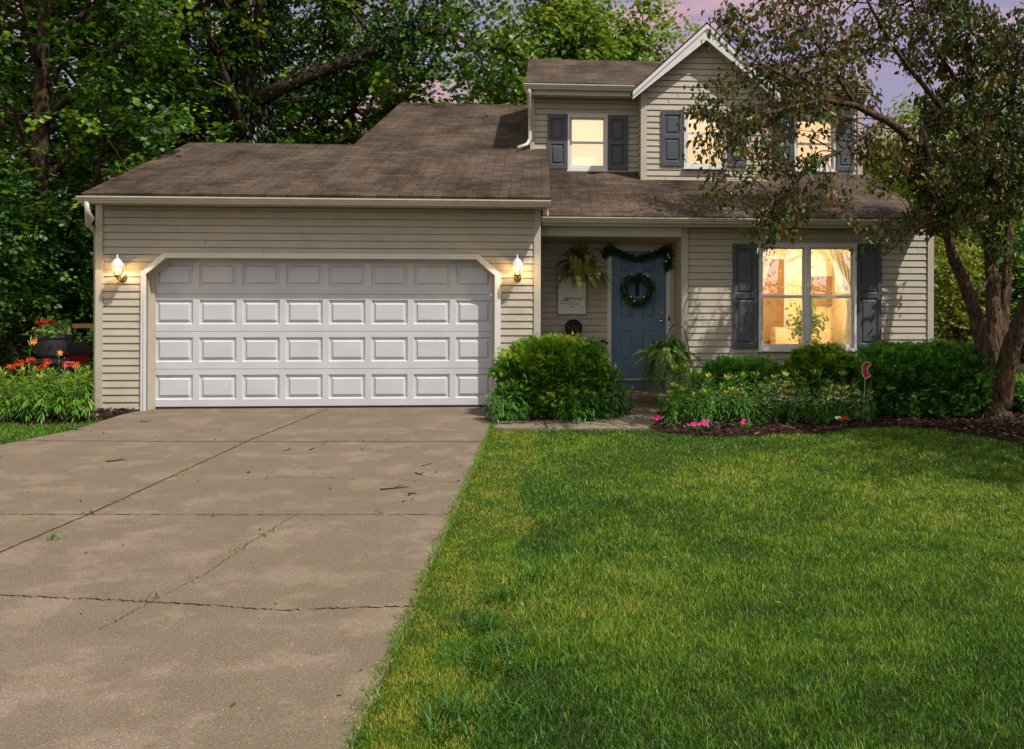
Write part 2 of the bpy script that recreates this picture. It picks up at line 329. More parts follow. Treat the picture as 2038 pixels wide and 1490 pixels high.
# ================================================================== HOUSE
YG, YR, YD, YU, YB = 13.90, 14.65, 15.50, 17.15, 16.55
YGD = YG + .17
house = empty('house', (-.2, 15, 0), 'two storey beige vinyl sided house with attached two car garage and dark shutters', 'house'); house['_w'] = 1
CRS = .1045
def siding(name, Y, z0, z1, spans, parent=house, seams=()):
    mb = MB(); n = int(math.ceil((z1 - z0) / CRS))
    for i in range(n):
        a = z0 + i * CRS; b = min(a + CRS, z1)
        for xa, xb in spans(a, b):
            if xb - xa < .01: continue
            g_ = b - .011
            mb.quad((xa, Y - .020, a), (xb, Y - .020, a), (xb, Y - .005, g_), (xa, Y - .005, g_))
            mb.quad((xa, Y + .016, a), (xb, Y + .016, a), (xb, Y - .020, a), (xa, Y - .020, a))
            mb.quad((xa, Y - .005, g_), (xb, Y - .005, g_), (xb, Y + .016, g_), (xa, Y + .016, g_)); mb.quad((xa, Y + .016, g_), (xb, Y + .016, g_), (xb, Y + .016, b), (xa, Y + .016, b))
            mb.quad((xa, Y, a), (xa, Y - .020, a), (xa, Y - .005, g_)); mb.quad((xb, Y, a), (xb, Y - .005, g_), (xb, Y - .020, a))
            if xb - xa > 2.2:
                q = xa + (xb - xa) * random.uniform(.12, .88)
                mb.box(q, q + .005, Y - .0215, Y - .004, a + .002, a + CRS * .86)
    return mb.build(name, M['siding'], parent, fix=False)
def siding_side(name, X, sgn, y0, y1, z0, zt, parent=house):
    mb = MB(); n = int(math.ceil((zt - z0) / CRS))
    for i in range(n):
        a = z0 + i * CRS; b = min(a + CRS, zt); xa = X + sgn * .017; xb = X + sgn * .003
        mb.quad((xa, y0, a), (xa, y1, a), (xb, y1, b), (xb, y0, b)); mb.quad((X, y0, a), (X, y1, a), (xa, y1, a), (xa, y0, a))
    return mb.build(name, M['siding'], parent, fix=False)
def cut(xa, xb, holes):
    out = [(xa, xb)]
    for h0, h1 in holes:
        nx = []
        for a, b in out:
            if h1 <= a or h0 >= b: nx.append((a, b)); continue
            if h0 > a: nx.append((a, h0))
            if h1 < b: nx.append((h1, b))
        out = nx
    return out

# ---- garage front
XGL, XGR = XA(195, 600, YG), XA(1074, 600, YG)
ZS = ZA(600, 416, YG)                                   # garage soffit height
ol, orr = XA(283, 700, YG), XA(997.5, 700, YG); il, ir = XA(293.5, 700, YG), XA(985.5, 700, YG)
oz1, oz2 = ZA(283, 547, YG), ZA(640, 508, YG); iz1, iz2 = ZA(293, 551, YG), ZA(640, 518, YG)
ol2, or2 = XA(327, 508, YG), XA(953, 508, YG); il2, ir2 = XA(332, 518, YG), XA(948, 518, YG)
outer = [(ol, 0), (ol, oz1), (ol2, oz2), (or2, oz2), (orr, oz1), (orr, 0)]
inner = [(il, 0), (il, iz1), (il2, iz2), (ir2, iz2), (ir, iz1), (ir, 0)]
def gar_spans(a, b):
    mz = (a + b) / 2
    zz1, zz2 = (oz1 + iz1) / 2, (oz2 + iz2) / 2
    xl, xr, xl2, xr2 = (ol + il) / 2, (orr + ir) / 2, (ol2 + il2) / 2, (or2 + ir2) / 2
    if mz >= zz2: h = []
    elif mz <= zz1: h = [(xl, xr)]
    else:
        t = (mz - zz1) / (zz2 - zz1); h = [(xl + (xl2 - xl) * t, xr + (xr2 - xr) * t)]
    return cut(XGL, XGR, h)
siding('garage_wall', YG, .02, ZS, gar_spans)
mb = MB()                                               # white casing round the opening
for i in range(5):
    o0, o1, i0, i1 = outer[i], outer[i + 1], inner[i], inner[i + 1]
    y0, y1 = YG - .045, YG + .01
    mb.quad((o0[0], y0, o0[1]), (o1[0], y0, o1[1]), (i1[0], y0, i1[1]), (i0[0], y0, i0[1]))
    mb.quad((o0[0], y0, o0[1]), (o0[0], y1, o0[1]), (o1[0], y1, o1[1]), (o1[0], y0, o1[1]))
    mb.quad((i0[0], y0, i0[1]), (i1[0], y0, i1[1]), (i1[0], y1, i1[1]), (i0[0], y1, i0[1]))
    m0 = [(o0[k] * .45 + i0[k] * .55) for k in (0, 1)]; m1_ = [(o1[k] * .45 + i1[k] * .55) for k in (0, 1)]
    mb.quad((m0[0], y0 - .012, m0[1]), (m1_[0], y0 - .012, m1_[1]), (i1[0], y0 - .012, i1[1]), (i0[0], y0 - .012, i0[1]))
    mb.quad((m0[0], y0 - .012, m0[1]), (m0[0], y0, m0[1]), (m1_[0], y0, m1_[1]), (m1_[0], y0 - .012, m1_[1]))
    mb.quad((i0[0], y0 - .012, i0[1]), (i1[0], y0 - .012, i1[1]), (i1[0], y0, i1[1]), (i0[0], y0, i0[1]))
mb.build('garage_door_casing', M['white'], house, fix=False)
mb = MB()                                               # jamb returns and stop moulding
for i in range(5):
    i0, i1 = inner[i], inner[i + 1]
    mb.quad((i0[0], YG - .02, i0[1]), (i0[0], YGD + .05, i0[1]), (i1[0], YGD + .05, i1[1]), (i1[0], YG - .02, i1[1]))
    def ins(p, k, q=.052):
        return (p[0] + (q if k < 3 else -q) * (1 if k in (0, 1, 4, 5) else .5), p[1] - (0 if k in (0, 5) else q * (.4 if k in (1, 4) else 1)))
    j0, j1 = ins(i0, i), ins(i1, i + 1); ys = YGD - .035
    mb.quad((i0[0], ys, i0[1]), (i1[0], ys, i1[1]), (j1[0], ys, j1[1]), (j0[0], ys, j0[1]))
    mb.quad((j0[0], ys, j0[1]), (j1[0], ys, j1[1]), (j1[0], YGD - .004, j1[1]), (j0[0], YGD - .004, j0[1]))
mb.build('garage_door_jamb', M['trim'], house, fix=False)
def raised(mb, x0, x1, z0, z1, y, b=.055, dep=.013, rim=.018):
    L_ = [(0, 0), (rim, dep), (b * .62, dep), (b, .002)]
    loops = []
    for ins_, d in L_:
        loops.append([(x0 + ins_, y + d, z0 + ins_), (x1 - ins_, y + d, z0 + ins_), (x1 - ins_, y + d, z1 - ins_), (x0 + ins_, y + d, z1 - ins_)])
    for a, c in zip(loops, loops[1:]):
        for k in range(4): mb.quad(a[k], a[(k + 1) % 4], c[(k + 1) % 4], c[k])
    mb.quad(*loops[-1])
def panelled(mb, X0, X1, Z0, Z1, y, panels, thick=.04, **kw):
    xs = sorted({X0, X1} | {p[0] for p in panels} | {p[1] for p in panels}); zs = sorted({Z0, Z1} | {p[2] for p in panels} | {p[3] for p in panels})
    for a, b in zip(xs, xs[1:]):
        for c, d in zip(zs, zs[1:]):
            mx, mz = (a + b) / 2, (c + d) / 2
            if any(p[0] < mx < p[1] and p[2] < mz < p[3] for p in panels): continue
            mb.quad((a, y, c), (b, y, c), (b, y, d), (a, y, d))
    for p in panels: raised(mb, *p, y, **kw)
    mb.quad((X0, y, Z0), (X0, y + thick, Z0), (X1, y + thick, Z0), (X1, y, Z0)); mb.quad((X0, y, Z1), (X1, y, Z1), (X1, y + thick, Z1), (X0, y + thick, Z1))
    mb.quad((X0, y, Z0), (X0, y, Z1), (X0, y + thick, Z1), (X0, y + thick, Z0)); mb.quad((X1, y, Z0), (X1, y + thick, Z0), (X1, y + thick, Z1), (X1, y, Z1))
xc = XA(648.5, 660, YGD)
mb = MB(); mb.box(xc - 2.46, xc + 2.46, YGD - .006, YGD + .05, .004, .030); gdoor = mb.build('garage_door', M['dark'], house)   # rubber bottom seal carries the sections
for r in range(4):
    mb = MB(); z0 = .032 + r * .541; z1 = z0 + .536
    ps = [(xc - 2.44 + k * .61 + .042, xc - 2.44 + (k + 1) * .61 - .042, z0 + .10, z0 + .455) for k in range(8)]
    panelled(mb, xc - 2.44, xc + 2.44, z0, z1, YGD, ps, b=.068, dep=.024)
    sec = mb.build('door_section', M['door_white'], gdoor, fix=False)
mb = MB(); mb.lathe([(0, -.012), (.022, -.012), (.022, 0), (0, .002)], 10); lk = mb.build('lock_cylinder', M['nickel'], gdoor)
lk.location = (XA(977, 589, YGD), YGD - .004, ZA(977, 589, YGD)); lk.rotation_euler = (R(90), 0, 0)
mb = MB()
mb.box(XGL - .02, XA(206, 600, YG), YG - .035, YG + .05, .0, ZS)
mb.build('corner_board', M['trim'], house)
mb = MB(); mb.box(XA(1063, 600, YG), XGR + .015, YG - .035, YG + .05, .0, ZS); mb.build('corner_board', M['trim'], house)
siding_side('garage_side_wall', XGL, -1, YG + .05, 21.4, 0, 2.9)
siding_side('garage_side_wall', XGR, 1, YG + .05, YD, 0, 2.95)
zq_ = lambda Y: ZA(600, 391, YG - .47) + .325 * (Y - YG + .47) - .06
mb = MB(); mb.quad((XGR + .004, YG + .05, 2.9), (XGR + .004, YU, 2.9), (XGR + .004, YU, zq_(YU)), (XGR + .004, YG + .05, zq_(YG + .05))); mb.build('garage_gable_end', M['siding'], house)

# ---- roofs
def roof_slab(name, pts, edir, parent=house, th=.035, m='shingle'):
    pts = [Vector(p) for p in pts]; e = Vector(edir).normalized(); n = (pts[1] - pts[0]).cross(pts[2] - pts[1]).normalized()
    if n.z < 0: n = -n
    up = n.cross(e).normalized()
    if up.z < 0: up = -up
    k = len(pts); v = [tuple(p) for p in pts] + [tuple(p - n * th) for p in pts]
    f = [tuple(range(k)), tuple(reversed(range(k, 2 * k)))] + [(i, k + i, k + (i + 1) % k, (i + 1) % k) for i in range(k)]
    me = bpy.data.meshes.new(name); me.from_pydata(v, [], f)
    import bmesh
    bm = bmesh.new(); bm.from_mesh(me); bmesh.ops.recalc_face_normals(bm, faces=bm.faces); bm.to_mesh(me); bm.free()
    uv = me.uv_layers.new(name='roof')
    for lp in me.loops:
        p = Vector(me.vertices[lp.vertex_index].co); uv.data[lp.index].uv = (p.dot(e) + 20, p.dot(up) + 3)
    return link_mesh(name, me, M[m], parent)
SL = .325
YE = YG - .47; ZE = ZA(600, 391, YE)
def solve_ridge(ypx, xpx, Y0, Z0, s):
    k = ray(xpx, ypx); k = k.z / k.y
    return (Z0 - s * Y0 - CAMZ) / (k - s)
YRG = solve_ridge(289, 500, YE, ZE, SL); YRM = solve_ridge(208, 930, YE, ZE, SL)
zg = lambda Y: ZE + SL * (Y - YE)
XRL = XA(163, 392, YE); XRR = XA(1094, 392, YE); XST = XA(702, 290, YRG)
roof_slab('roof', [(XRL, YE, ZE), (XRR, YE, ZE), (XRR, YRM, zg(YRM)), (XST, YRM, zg(YRM)), (XST, YRG, zg(YRG)), (XRL, YRG, zg(YRG))], (1, 0, 0))
roof_slab('roof', [(XRL, YRG, zg(YRG) - .002), (XST, YRG, zg(YRG) - .002), (XST, YRG + 4, zg(YRG) - 1.3), (XRL, YRG + 4, zg(YRG) - 1.3)], (1, 0, 0))
roof_slab('roof', [(XST, YRM, zg(YRM) - .002), (6.1, YRM, zg(YRM) - .002), (6.1, YRM + 4, zg(YRM) - 1.3), (XST, YRM + 4, zg(YRM) - 1.3)], (1, 0, 0))
YPE = YR - .47; ZPE = ZA(1500, 430, YPE); XPR = XA(1856, 433, YPE); SP = .345
zp = lambda Y: ZPE + SP * (Y - YPE)
roof_slab('roof', [(XGR + .02, YPE, ZPE), (XPR, YPE, ZPE), (XPR, YU + .1, zp(YU + .1)), (XGR + .02, YU + .1, zp(YU + .1))], (1, 0, 0))
YUE = YU - .45; ZUE = ZA(1150, 165.5, YUE); SU = .345
YRU = solve_ridge(119.5, 1180, YUE, ZUE, SU); zu = lambda Y: ZUE + SU * (Y - YUE)
XUL0, XUR0 = XA(1043, 166, YUE), XA(1727, 172, YUE)
roof_slab('roof', [(XUL0, YUE, ZUE), (XUR0, YUE, ZUE), (XUR0, YRU, zu(YRU)), (XUL0, YRU, zu(YRU))], (1, 0, 0))
roof_slab('roof', [(XUL0, YRU, zu(YRU) - .002), (XUR0, YRU, zu(YRU) - .002), (XUR0, YRU + 4, zu(YRU) - 1.38), (XUL0, YRU + 4, zu(YRU) - 1.38)], (1, 0, 0))
# gable
YGE = YB - .28
xpk, zpk = XA(1404, 42, YGE), ZA(1404, 42, YGE)
xgl, zgl = XA(1256, 178, YGE), ZA(1256, 178, YGE); gs = (zpk - zgl) / (xpk - xgl); xgr = 2 * xpk - xgl
def yback(z): return min(YRU + .5, YUE + (z - ZUE) / SU + .15)
for s, xe in ((-1, xgl), (1, xgr)):
    roof_slab('gable_roof', [(xe, YGE, zgl), (xpk, YGE, zpk), (xpk, yback(zpk), zpk), (xe, max(yback(zgl), YGE + .4), zgl)], (0, 1, 0))
for s in (-1, 1):                                        # rake boards and soffit
    xe = xpk + s * (xpk - xgl); mb = MB()
    a, b = (xe - s * .01, zgl - .03), (xpk, zpk - .042)
    w_ = .20
    mb.prism_y([(a[0], a[1]), (b[0], b[1]), (b[0], b[1] - w_ * 1.36), (a[0] , a[1] - .13), ], YGE + .004, YGE + .03)
    mb.prism_y([(a[0] - 0, a[1] + .0), (b[0], b[1] + .0), (b[0], b[1] - .075), (a[0], a[1] - .075)], YGE - .016, YGE + .002)
    mb.build('rake_board', M['white'], house)
    mb = MB(); mb.quad((a[0], YGE + .03, a[1] - .12), (b[0], YGE + .03, b[1] - w_ * 1.2), (b[0], YB, b[1] - w_ * 1.2), (a[0], YB, a[1] - .12)); mb.build('gable_soffit', M['soffit'], house)
# rake trims of the low roofs
def rake(name, X, pts, h=.16, t=.025):
    mb = MB(); n = len(pts)
    for (y0, z0), (y1, z1) in zip(pts, pts[1:]):
        k = len(mb.v)
        for x in (X, X + t):
            mb.v += [(x, y0, z0 - h), (x, y1, z1 - h), (x, y1, z1), (x, y0, z0)]
        mb.f += [tuple(k + i for i in q) for q in ((0, 1, 2, 3), (4, 7, 6, 5), (0, 4, 5, 1), (1, 5, 6, 2), (2, 6, 7, 3), (3, 7, 4, 0))]
    mb.build(name, M['trim'], house)
rake('rake_board', XRL + .02, [(YE + .02, ZE - .04), (YRG, zg(YRG) - .04)])
rake('rake_board', XRR - .045, [(YE + .02, ZE - .04), (YUE, zg(YUE) - .04)], .22)
rake('rake_board', XPR - .045, [(YPE + .02, ZPE - .04), (YU, zp(YU) - .04)])
rake('rake_board', XUL0 + .02, [(YUE + .02, ZUE - .04), (YRU, zu(YRU) - .04)])

def gutter(xa, xb, yb, zt, zb):
    h = zt - zb; mb = MB()
    mb.extrude_x([(yb, zb + .01), (yb - .07, zb), (yb - .082, zb + h * .28), (yb - .098, zb + h * .45), (yb - .104, zb + h * .72), (yb - .122, zb + h * .80), (yb - .122, zt), (yb - .112, zt), (yb - .110, zt - .02), (yb - .01, zt - .03), (yb, zt)], xa, xb)
    return mb.build('gutter', M['gutter'], house)
def soffit(xa, xb, y0, y1, z, name='soffit', pitch=.155):
    mb = MB(); x = xa
    while x < xb:
        e = min(x + pitch - .012, xb); mb.box(x, e, y0, y1, z, z + .012); x += pitch
    mb.box(xa, xb, y0 + .001, y1 - .012, z + .016, z + .026)
    return mb.build(name, M['soffit'], house)
def fascia(xa, xb, y, z0, z1):
    mb = MB(); mb.box(xa, xb, y, y + .022, z0, z1); return mb.build('fascia', M['trim'], house)
# garage eave
yf = YG - .40
fascia(XRL + .03, XRR - .03, yf, ZS - .012, ZE - .03); soffit(XRL + .05, XGR + .1, yf + .022, YG - .004, ZS)
gutter(XA(150, 400, yf - .12), XA(1096, 400, yf - .12), yf - .002, ZA(600, 397, yf - .12), ZA(600, 411, yf - .07))
# porch eave
yf = YR - .40; ZPS = ZA(1500, 452, YR)
fascia(XGR + .03, XPR - .03, yf, ZPS - .012, ZPE - .03); soffit(XGR + .03, XPR - .04, yf + .022, YR - .004, ZPS)
gutter(XGR + .02, XA(1868, 436, yf - .12), yf - .002, ZA(1500, 432.5, yf - .12), ZA(1500, 444, yf - .07))
# upper eaves
XU0, XU1 = XA(1055, 250, YU), XA(1712, 250, YU); XB0, XB1 = XA(1275, 250, YB), XA(1524, 250, YB)
yf = YU - .38; ZUS = ZA(1150, 197, YU)
for a, b in ((XUL0, XB0), (XB1, XUR0)):
    fascia(a + .03, b, yf, ZUS - .012, ZUE - .03); soffit(a + .05, b, yf + .022, YU - .004, ZUS)
gutter(XA(1039, 168, yf - .12), XA(1262, 170, yf - .12), yf - .002, ZA(1150, 167.5, yf - .12), ZA(1150, 179, yf - .07))
gutter(XA(1540, 174, yf - .12), XA(1730, 176, yf - .12), yf - .002, ZA(1640, 172.5, yf - .12), ZA(1640, 184, yf - .07))

# ---- upper walls
W1 = rect(1128, 230, 1207, 340, YU); W2 = rect(1359, 218, 1444, 334, YB); W3 = rect(1578, 231, 1660, 338, YU); W4 = rect(1509, 484, 1703, 694, YR)
def spans_rect(x0, x1, wins):
    return lambda a, b: cut(x0, x1, [(q[0] + .03, q[1] - .03) for q in wins if q[2] + .02 < (a + b) / 2 < q[3] - .02])
siding('upper_wall', YU, 3.2, ZUS, spans_rect(XU0, XB0 + .05, [W1])); siding('upper_wall', YU, 3.2, ZUS, spans_rect(XB1 - .05, XU1, [W3]))
def gable_sp(a, b):
    zz = (a + b) / 2; top = zpk - .06 - (zz)
    half = (zpk - .1 - zz) / gs
    x0, x1 = max(XB0, xpk - half), min(XB1, xpk + half)
    if x1 <= x0: return []
    return cut(x0, x1, [(W2[0] + .03, W2[1] - .03)] if W2[2] + .02 < zz < W2[3] - .02 else [])
siding('gable_wall', YB, 3.2, zpk - .12, gable_sp)
siding_side('upper_side_wall', XU0, -1, YU + .03, YRU + 3, 3.4, ZUS); siding_side('upper_side_wall', XU1, 1, YU + .03, YRU + 3, 2.8, ZUS)
siding_side('gable_side_wall', XB0, -1, YB, YU, 3.3, ZUS); siding_side('gable_side_wall', XB1, 1, YB, YU, 3.3, ZUS)
def cboard(x0, x1, Y, z0, z1, name='corner_board', m='trim'):
    mb = MB(); mb.box(x0, x1, Y - .035, Y + .04, z0, z1); return mb.build(name, M[m], house)
cboard(XU0 - .015, XA(1062, 250, YU), YU, 3.6, ZUS); cboard(XA(1704, 250, YU), XU1 + .015, YU, 3.5, ZUS)
cboard(XA(1275, 250, YB) - .015, XA(1285, 250, YB), YB, 3.4, ZA(1280, 186, YB)); cboard(XA(1515, 250, YB), XB1 + .015, YB, 3.4, ZA(1280, 186, YB))
# downspout of the upper gutter, emptying on the garage roof
def downspout(pts, name='downspout', ribs=()):
    mb = MB(); mb.tube(pts, .036, 8, sq=(1, .8)); o = mb.build(name, M['gutter'], house, smooth=True)
    for q in ribs:
        rb = MB(); a, b, n = q
        for i in range(n):
            p = Vector(a).lerp(Vector(b), i / max(1, n - 1)); d = (Vector(b) - Vector(a)).normalized() * .006
            rb.tube([p - d, p + d], .041, 8, sq=(1, .8))
        rb.build('elbow_rib', M['gutter'], o, smooth=True)
    return o
xd = XA(1049.5, 250, YU - .2); zr_ = zg(YU - .25)
downspout([(xd + .02, yf - .06, ZUS + .10), (xd + .02, yf - .06, ZUS - .0), (xd + .03, YU - .12, ZUS - .32), (xd + .03, YU - .10, zr_ + .25), (xd - .02, YU - .16, zr_ + .14), (xd - .18, YU - .28, zr_ + .06)])
xd = XA(177, 430, YG - .4)
downspout([(xd, YG - .47, ZA(177, 405, 13.4)), (xd, YG - .47, ZA(177, 424, 13.4)), (xd + .03, YG - .40, ZA(177, 440, 13.5)), (XGL - .06, YG - .16, ZA(195, 452, 13.7)), (XGL - .075, YG + .12, ZA(195, 470, 13.9)), (XGL - .075, YG + .12, .22), (XGL - .09, YG + .06, .10), (XGL - .16, YG - .18, .05)],
          ribs=[((xd + .005, YG - .46, ZA(177, 426, 13.4)), (XGL - .07, YG - .14, ZA(195, 453, 13.7)), 9)])

# ---- lower right front
XMR0, XMR1 = XA(1357, 600, YR), XA(1855, 600, YR)
siding('front_wall', YR, .12, ZPS, spans_rect(XMR0, XMR1, [W4])); cboard(XMR0 - .01, XA(1368.5, 600, YR), YR, .10, ZPS); cboard(XA(1845, 600, YR), XMR1 + .015, YR, .10, ZPS)
mb = MB(); mb.box(XMR0 + .01, XMR1, YR + .01, YR + .2, -.1, .13); mb.build('foundation', M['path'], house)
siding_side('side_wall', XMR1, 1, YR + .04, 21, .1, ZPS + .3)
siding_side('porch_side_wall', XMR0, -1, YR + .04, YD, .10, 2.6)
siding('entry_wall', YD, .10, 2.72, lambda a, b: cut(XGR, XMR0, [(XA(1212, 600, YD), XA(1334, 600, YD))] if b < ZA(1270, 496, YD) + .05 else []))
mb = MB(); mb.box(XGR + .02, XMR0 - .012, YR - .02, YR + .06, ZA(1200, 470, YR), ZPS - .004); mb.box(XGR + .02, XMR0 - .012, YR + .061, YR + .09, ZPS - .1, ZPS + .2); mb.box(XGR + .02, XMR0 - .012, YR - .026, YR - .021, ZA(1200, 470, YR), ZA(1200, 468, YR)); mb.build('porch_beam', M['white'], house)
ZC = ZA(1150, 486, YD); ZCF = ZA(1200, 470.5, YR)
mb = MB(); x = XGR + .02
while x < XMR0: mb.box(x, min(x + .098, XMR0 - .02), YR + .06, YD - .004, ZC, ZC + .012); x += .105
mb.box(XGR + .02, XMR0 - .02, YR + .061, YD - .005, ZC + .016, ZC + .03); mb.v = [(x_, y_, z_ + (ZCF - ZC) * (YD - y_) / (YD - YR)) for x_, y_, z_ in mb.v]; mb.build('porch_ceiling', M['soffit'], house)
cboard(XA(1334.5, 600, YD), XA(1341, 600, YD), YD, .1, ZC, 'corner_board')

# front door
dx0, dx1 = XA(1217, 620, YD), XA(1326, 620, YD); dz0, dz1 = ZA(1270, 752, YD), ZA(1270, 500, YD)
mb = MB(); W_, H_ = dx1 - dx0, dz1 - dz0
px = lambda v: dx0 + W_ * (v - 125) / (935 - 125)
pz = lambda y: ZA(1270, y, YD)
ps = []
for a, b in ((262, 455), (592, 782)):
    for ya, yb in ((540, 518), (633.5, 552), (718, 657)): ps.append((px(a), px(b), pz(ya), pz(yb)))
panelled(mb, dx0, dx1, dz0, dz1, YD + .03, ps, b=.06, dep=.014); door = mb.build('front_door', M['blue'], house, fix=False)
mb = MB(); mb.lathe([(0, -.075), (.022, -.072), (.031, -.055), (.027, -.035), (.012, -.028), (.012, -.012), (.033, -.010), (.033, 0)], 14)
kn = mb.build('door_knob', M['nickel'], door, smooth=True); kn.location = (XA(1316, 638, YD), YD + .03, pz(638)); kn.rotation_euler = (R(-90), 0, 0)
mb = MB(); mb.lathe([(0, -.03), (.016, -.03), (.018, -.014), (.032, -.012), (.033, 0)], 14)
kn = mb.build('deadbolt', M['nickel'], door, smooth=True); kn.location = (XA(1318, 621, YD), YD + .03, pz(621)); kn.rotation_euler = (R(-90), 0, 0)
mb = MB(); q = .03
mb.box(XA(1208.5, 620, YD), dx0, YD - q, YD + .05, .1, dz1 + .005); mb.build('door_casing', M['white'], house)
mb = MB(); mb.box(dx1, XA(1334, 620, YD), YD - q, YD + .05, .1, dz1 + .005); mb.build('door_casing', M['white'], house)
mb = MB(); mb.box(XA(1208.5, 620, YD), XA(1334, 620, YD), YD - q, YD + .05, dz1 + .006, pz(491)); mb.build('door_casing', M['trim'], house)
mb = MB(); mb.box(dx0 + .002, dx1 - .002, YD - .06, YD + .05, dz0 - .028, dz0 - .002); mb.build('threshold', M['gutter'], house)
mb = MB(); mb.box(dx0 + .002, dx1 - .002, YD - .02, YD + .03, .098, dz0 - .030); mb.build('kick_board', M['blue'], house)
mb = MB(); mb.box(XA(1329.5, 632, YD), XA(1332.5, 632, YD), YD - .045, YD - .031, pz(638), pz(629)); mb.build('door_bell', M['dark'], house)
mb = MB(); mb.box(XGR + .03, XMR0 - .01, YR - .32, YD + .02, -.1, .098); mb.build('porch_slab', M['path'], house, bevel=.012)

# windows
def shutter(x0, y0, x1, y1, Y, split):
    X0, X1, Z0, Z1 = rect(x0, y0, x1, y1, Y - .03); zsp = ZA((x0 + x1) / 2, split, Y); mb = MB(); e = .055; e2 = .075
    panelled(mb, X0, X1, Z0, Z1, Y - .045, [(X0 + e, X1 - e, Z0 + e2, zsp - .035), (X0 + e, X1 - e, zsp + .035, Z1 - e2)], thick=.04, b=.05, dep=.018)
    return mb.build('shutter', M['shutter'], house, fix=False)
shutter(1088, 227.5, 1127, 336, YU, 283); shutter(1208.5, 229, 1248, 337, YU, 284)
shutter(1314.5, 218.5, 1357, 329, YB, 271); shutter(1446, 219, 1484, 330, YB, 272)
shutter(1537, 231, 1576, 337, YU, 286); shutter(1662, 231, 1699, 337, YU, 286)
shutter(1458.5, 483, 1508, 692, YR, 587); shutter(1705.5, 482, 1754, 691, YR, 585)
def ring(mb, X0, X1, Z0, Z1, t, y0, y1, tb=None):
    tb = tb or t
    mb.box(X0, X0 + t, y0, y1, Z0, Z1); mb.box(X1 - t, X1, y0, y1, Z0, Z1)
    mb.box(X0 + t, X1 - t, y0 + .001, y1, Z1 - t, Z1); mb.box(X0 + t, X1 - t, y0 + .001, y1, Z0, Z0 + tb)
def hung(win, X0, X1, Z0, Z1, zm, Y, pane):
    mb = MB(); t = .04
    ring(mb, X0, X1, zm - .015, Z1, t, Y + .012, Y + .04); ring(mb, X0, X1, Z0, zm + .018, t, Y - .012, Y + .011, .055)
    sash = mb.build('sash', M['white'], win)
    for a, b, yy in ((zm + .01, Z1 - t, Y + .03), (Z0 + .05, zm - .01, Y + .004)):
        p = MB(); p.quad((X0 + t - .005, yy, a), (X1 - t + .005, yy, a), (X1 - t + .005, yy, b), (X0 + t - .005, yy, b)); p.build('pane', M[pane], win)
def window(wr, Y, zm, units=1):
    X0, X1, Z0, Z1 = wr; mb = MB(); ring(mb, X0, X1, Z0, Z1, .035, Y - .055, Y + .07, .04)
    mb.box(X0 - .015, X1 + .015, Y - .075, Y - .02, Z0 - .02, Z0 + .0)
    mb.box(X0 - .01, X1 + .01, Y - .068, Y - .02, Z1 + .001, Z1 + .022)
    if units == 2:
        xm = (X0 + X1) / 2 - .005; mb.box(xm - .03, xm + .03, Y - .052, Y + .07, Z0 + .041, Z1 - .036)
    win = mb.build('window', M['white'], house)
    if units == 1: hung(win, X0 + .036, X1 - .036, Z0 + .041, Z1 - .036, zm, Y, 'pane')
    else:
        hung(win, X0 + .036, xm - .031, Z0 + .041, Z1 - .036, zm, Y, 'pane_big'); hung(win, xm + .031, X1 - .036, Z0 + .041, Z1 - .036, zm, Y, 'pane_big')
    return win
for wr, Y, ym, xx in ((W1, YU, 284, 1168), (W2, YB, 264, 1400), (W3, YU, 284, 1620)):
    wn_ = window(wr, Y, ZA(xx, ym, Y)); mb = MB(); mb.quad((wr[0] + .03, Y + .09, wr[2] + .03), (wr[1] - .03, Y + .09, wr[2] + .03), (wr[1] - .03, Y + .09, wr[3] - .03), (wr[0] + .03, Y + .09, wr[3] - .03)); mb.build('blind', M['blind'], wn_)
bigw = window(W4, YR, ZA(1606, 588, YR), 2)
# lit room behind the front window: walls, curtains, sofa back
X0, X1, Z0, Z1 = W4; mb = MB(); a0, a1, b0, b1, yy = X0 - 1.2, X1 + .6, .25, 2.62, YR + 3.2
mb.quad((a0, yy, b0), (a1, yy, b0), (a1, yy, b1), (a0, yy, b1)); mb.quad((a0, YR + .08, b0), (a0, yy, b0), (a0, yy, b1), (a0, YR + .08, b1)); mb.quad((a1, YR + .08, b0), (a1, YR + .08, b1), (a1, yy, b1), (a1, yy, b0))
mb.quad((a0, YR + .08, b1), (a0, yy, b1), (a1, yy, b1), (a1, YR + .08, b1)); mb.quad((a0, YR + .08, b0), (a1, YR + .08, b0), (a1, yy, b0), (a0, yy, b0))
for p, q in ((a0, X0 + .02), (X1 - .02, a1)): mb.quad((p, YR + .08, b0), (q, YR + .08, b0), (q, YR + .08, b1), (p, YR + .08, b1))
mb.quad((X0, YR + .08, b0), (X1, YR + .08, b0), (X1, YR + .08, Z0 + .02), (X0, YR + .08, Z0 + .02)); mb.quad((X0, YR + .08, Z1 - .02), (X1, YR + .08, Z1 - .02), (X1, YR + .08, b1), (X0, YR + .08, b1))
mb.build('room', M['room'], house, fix=False)
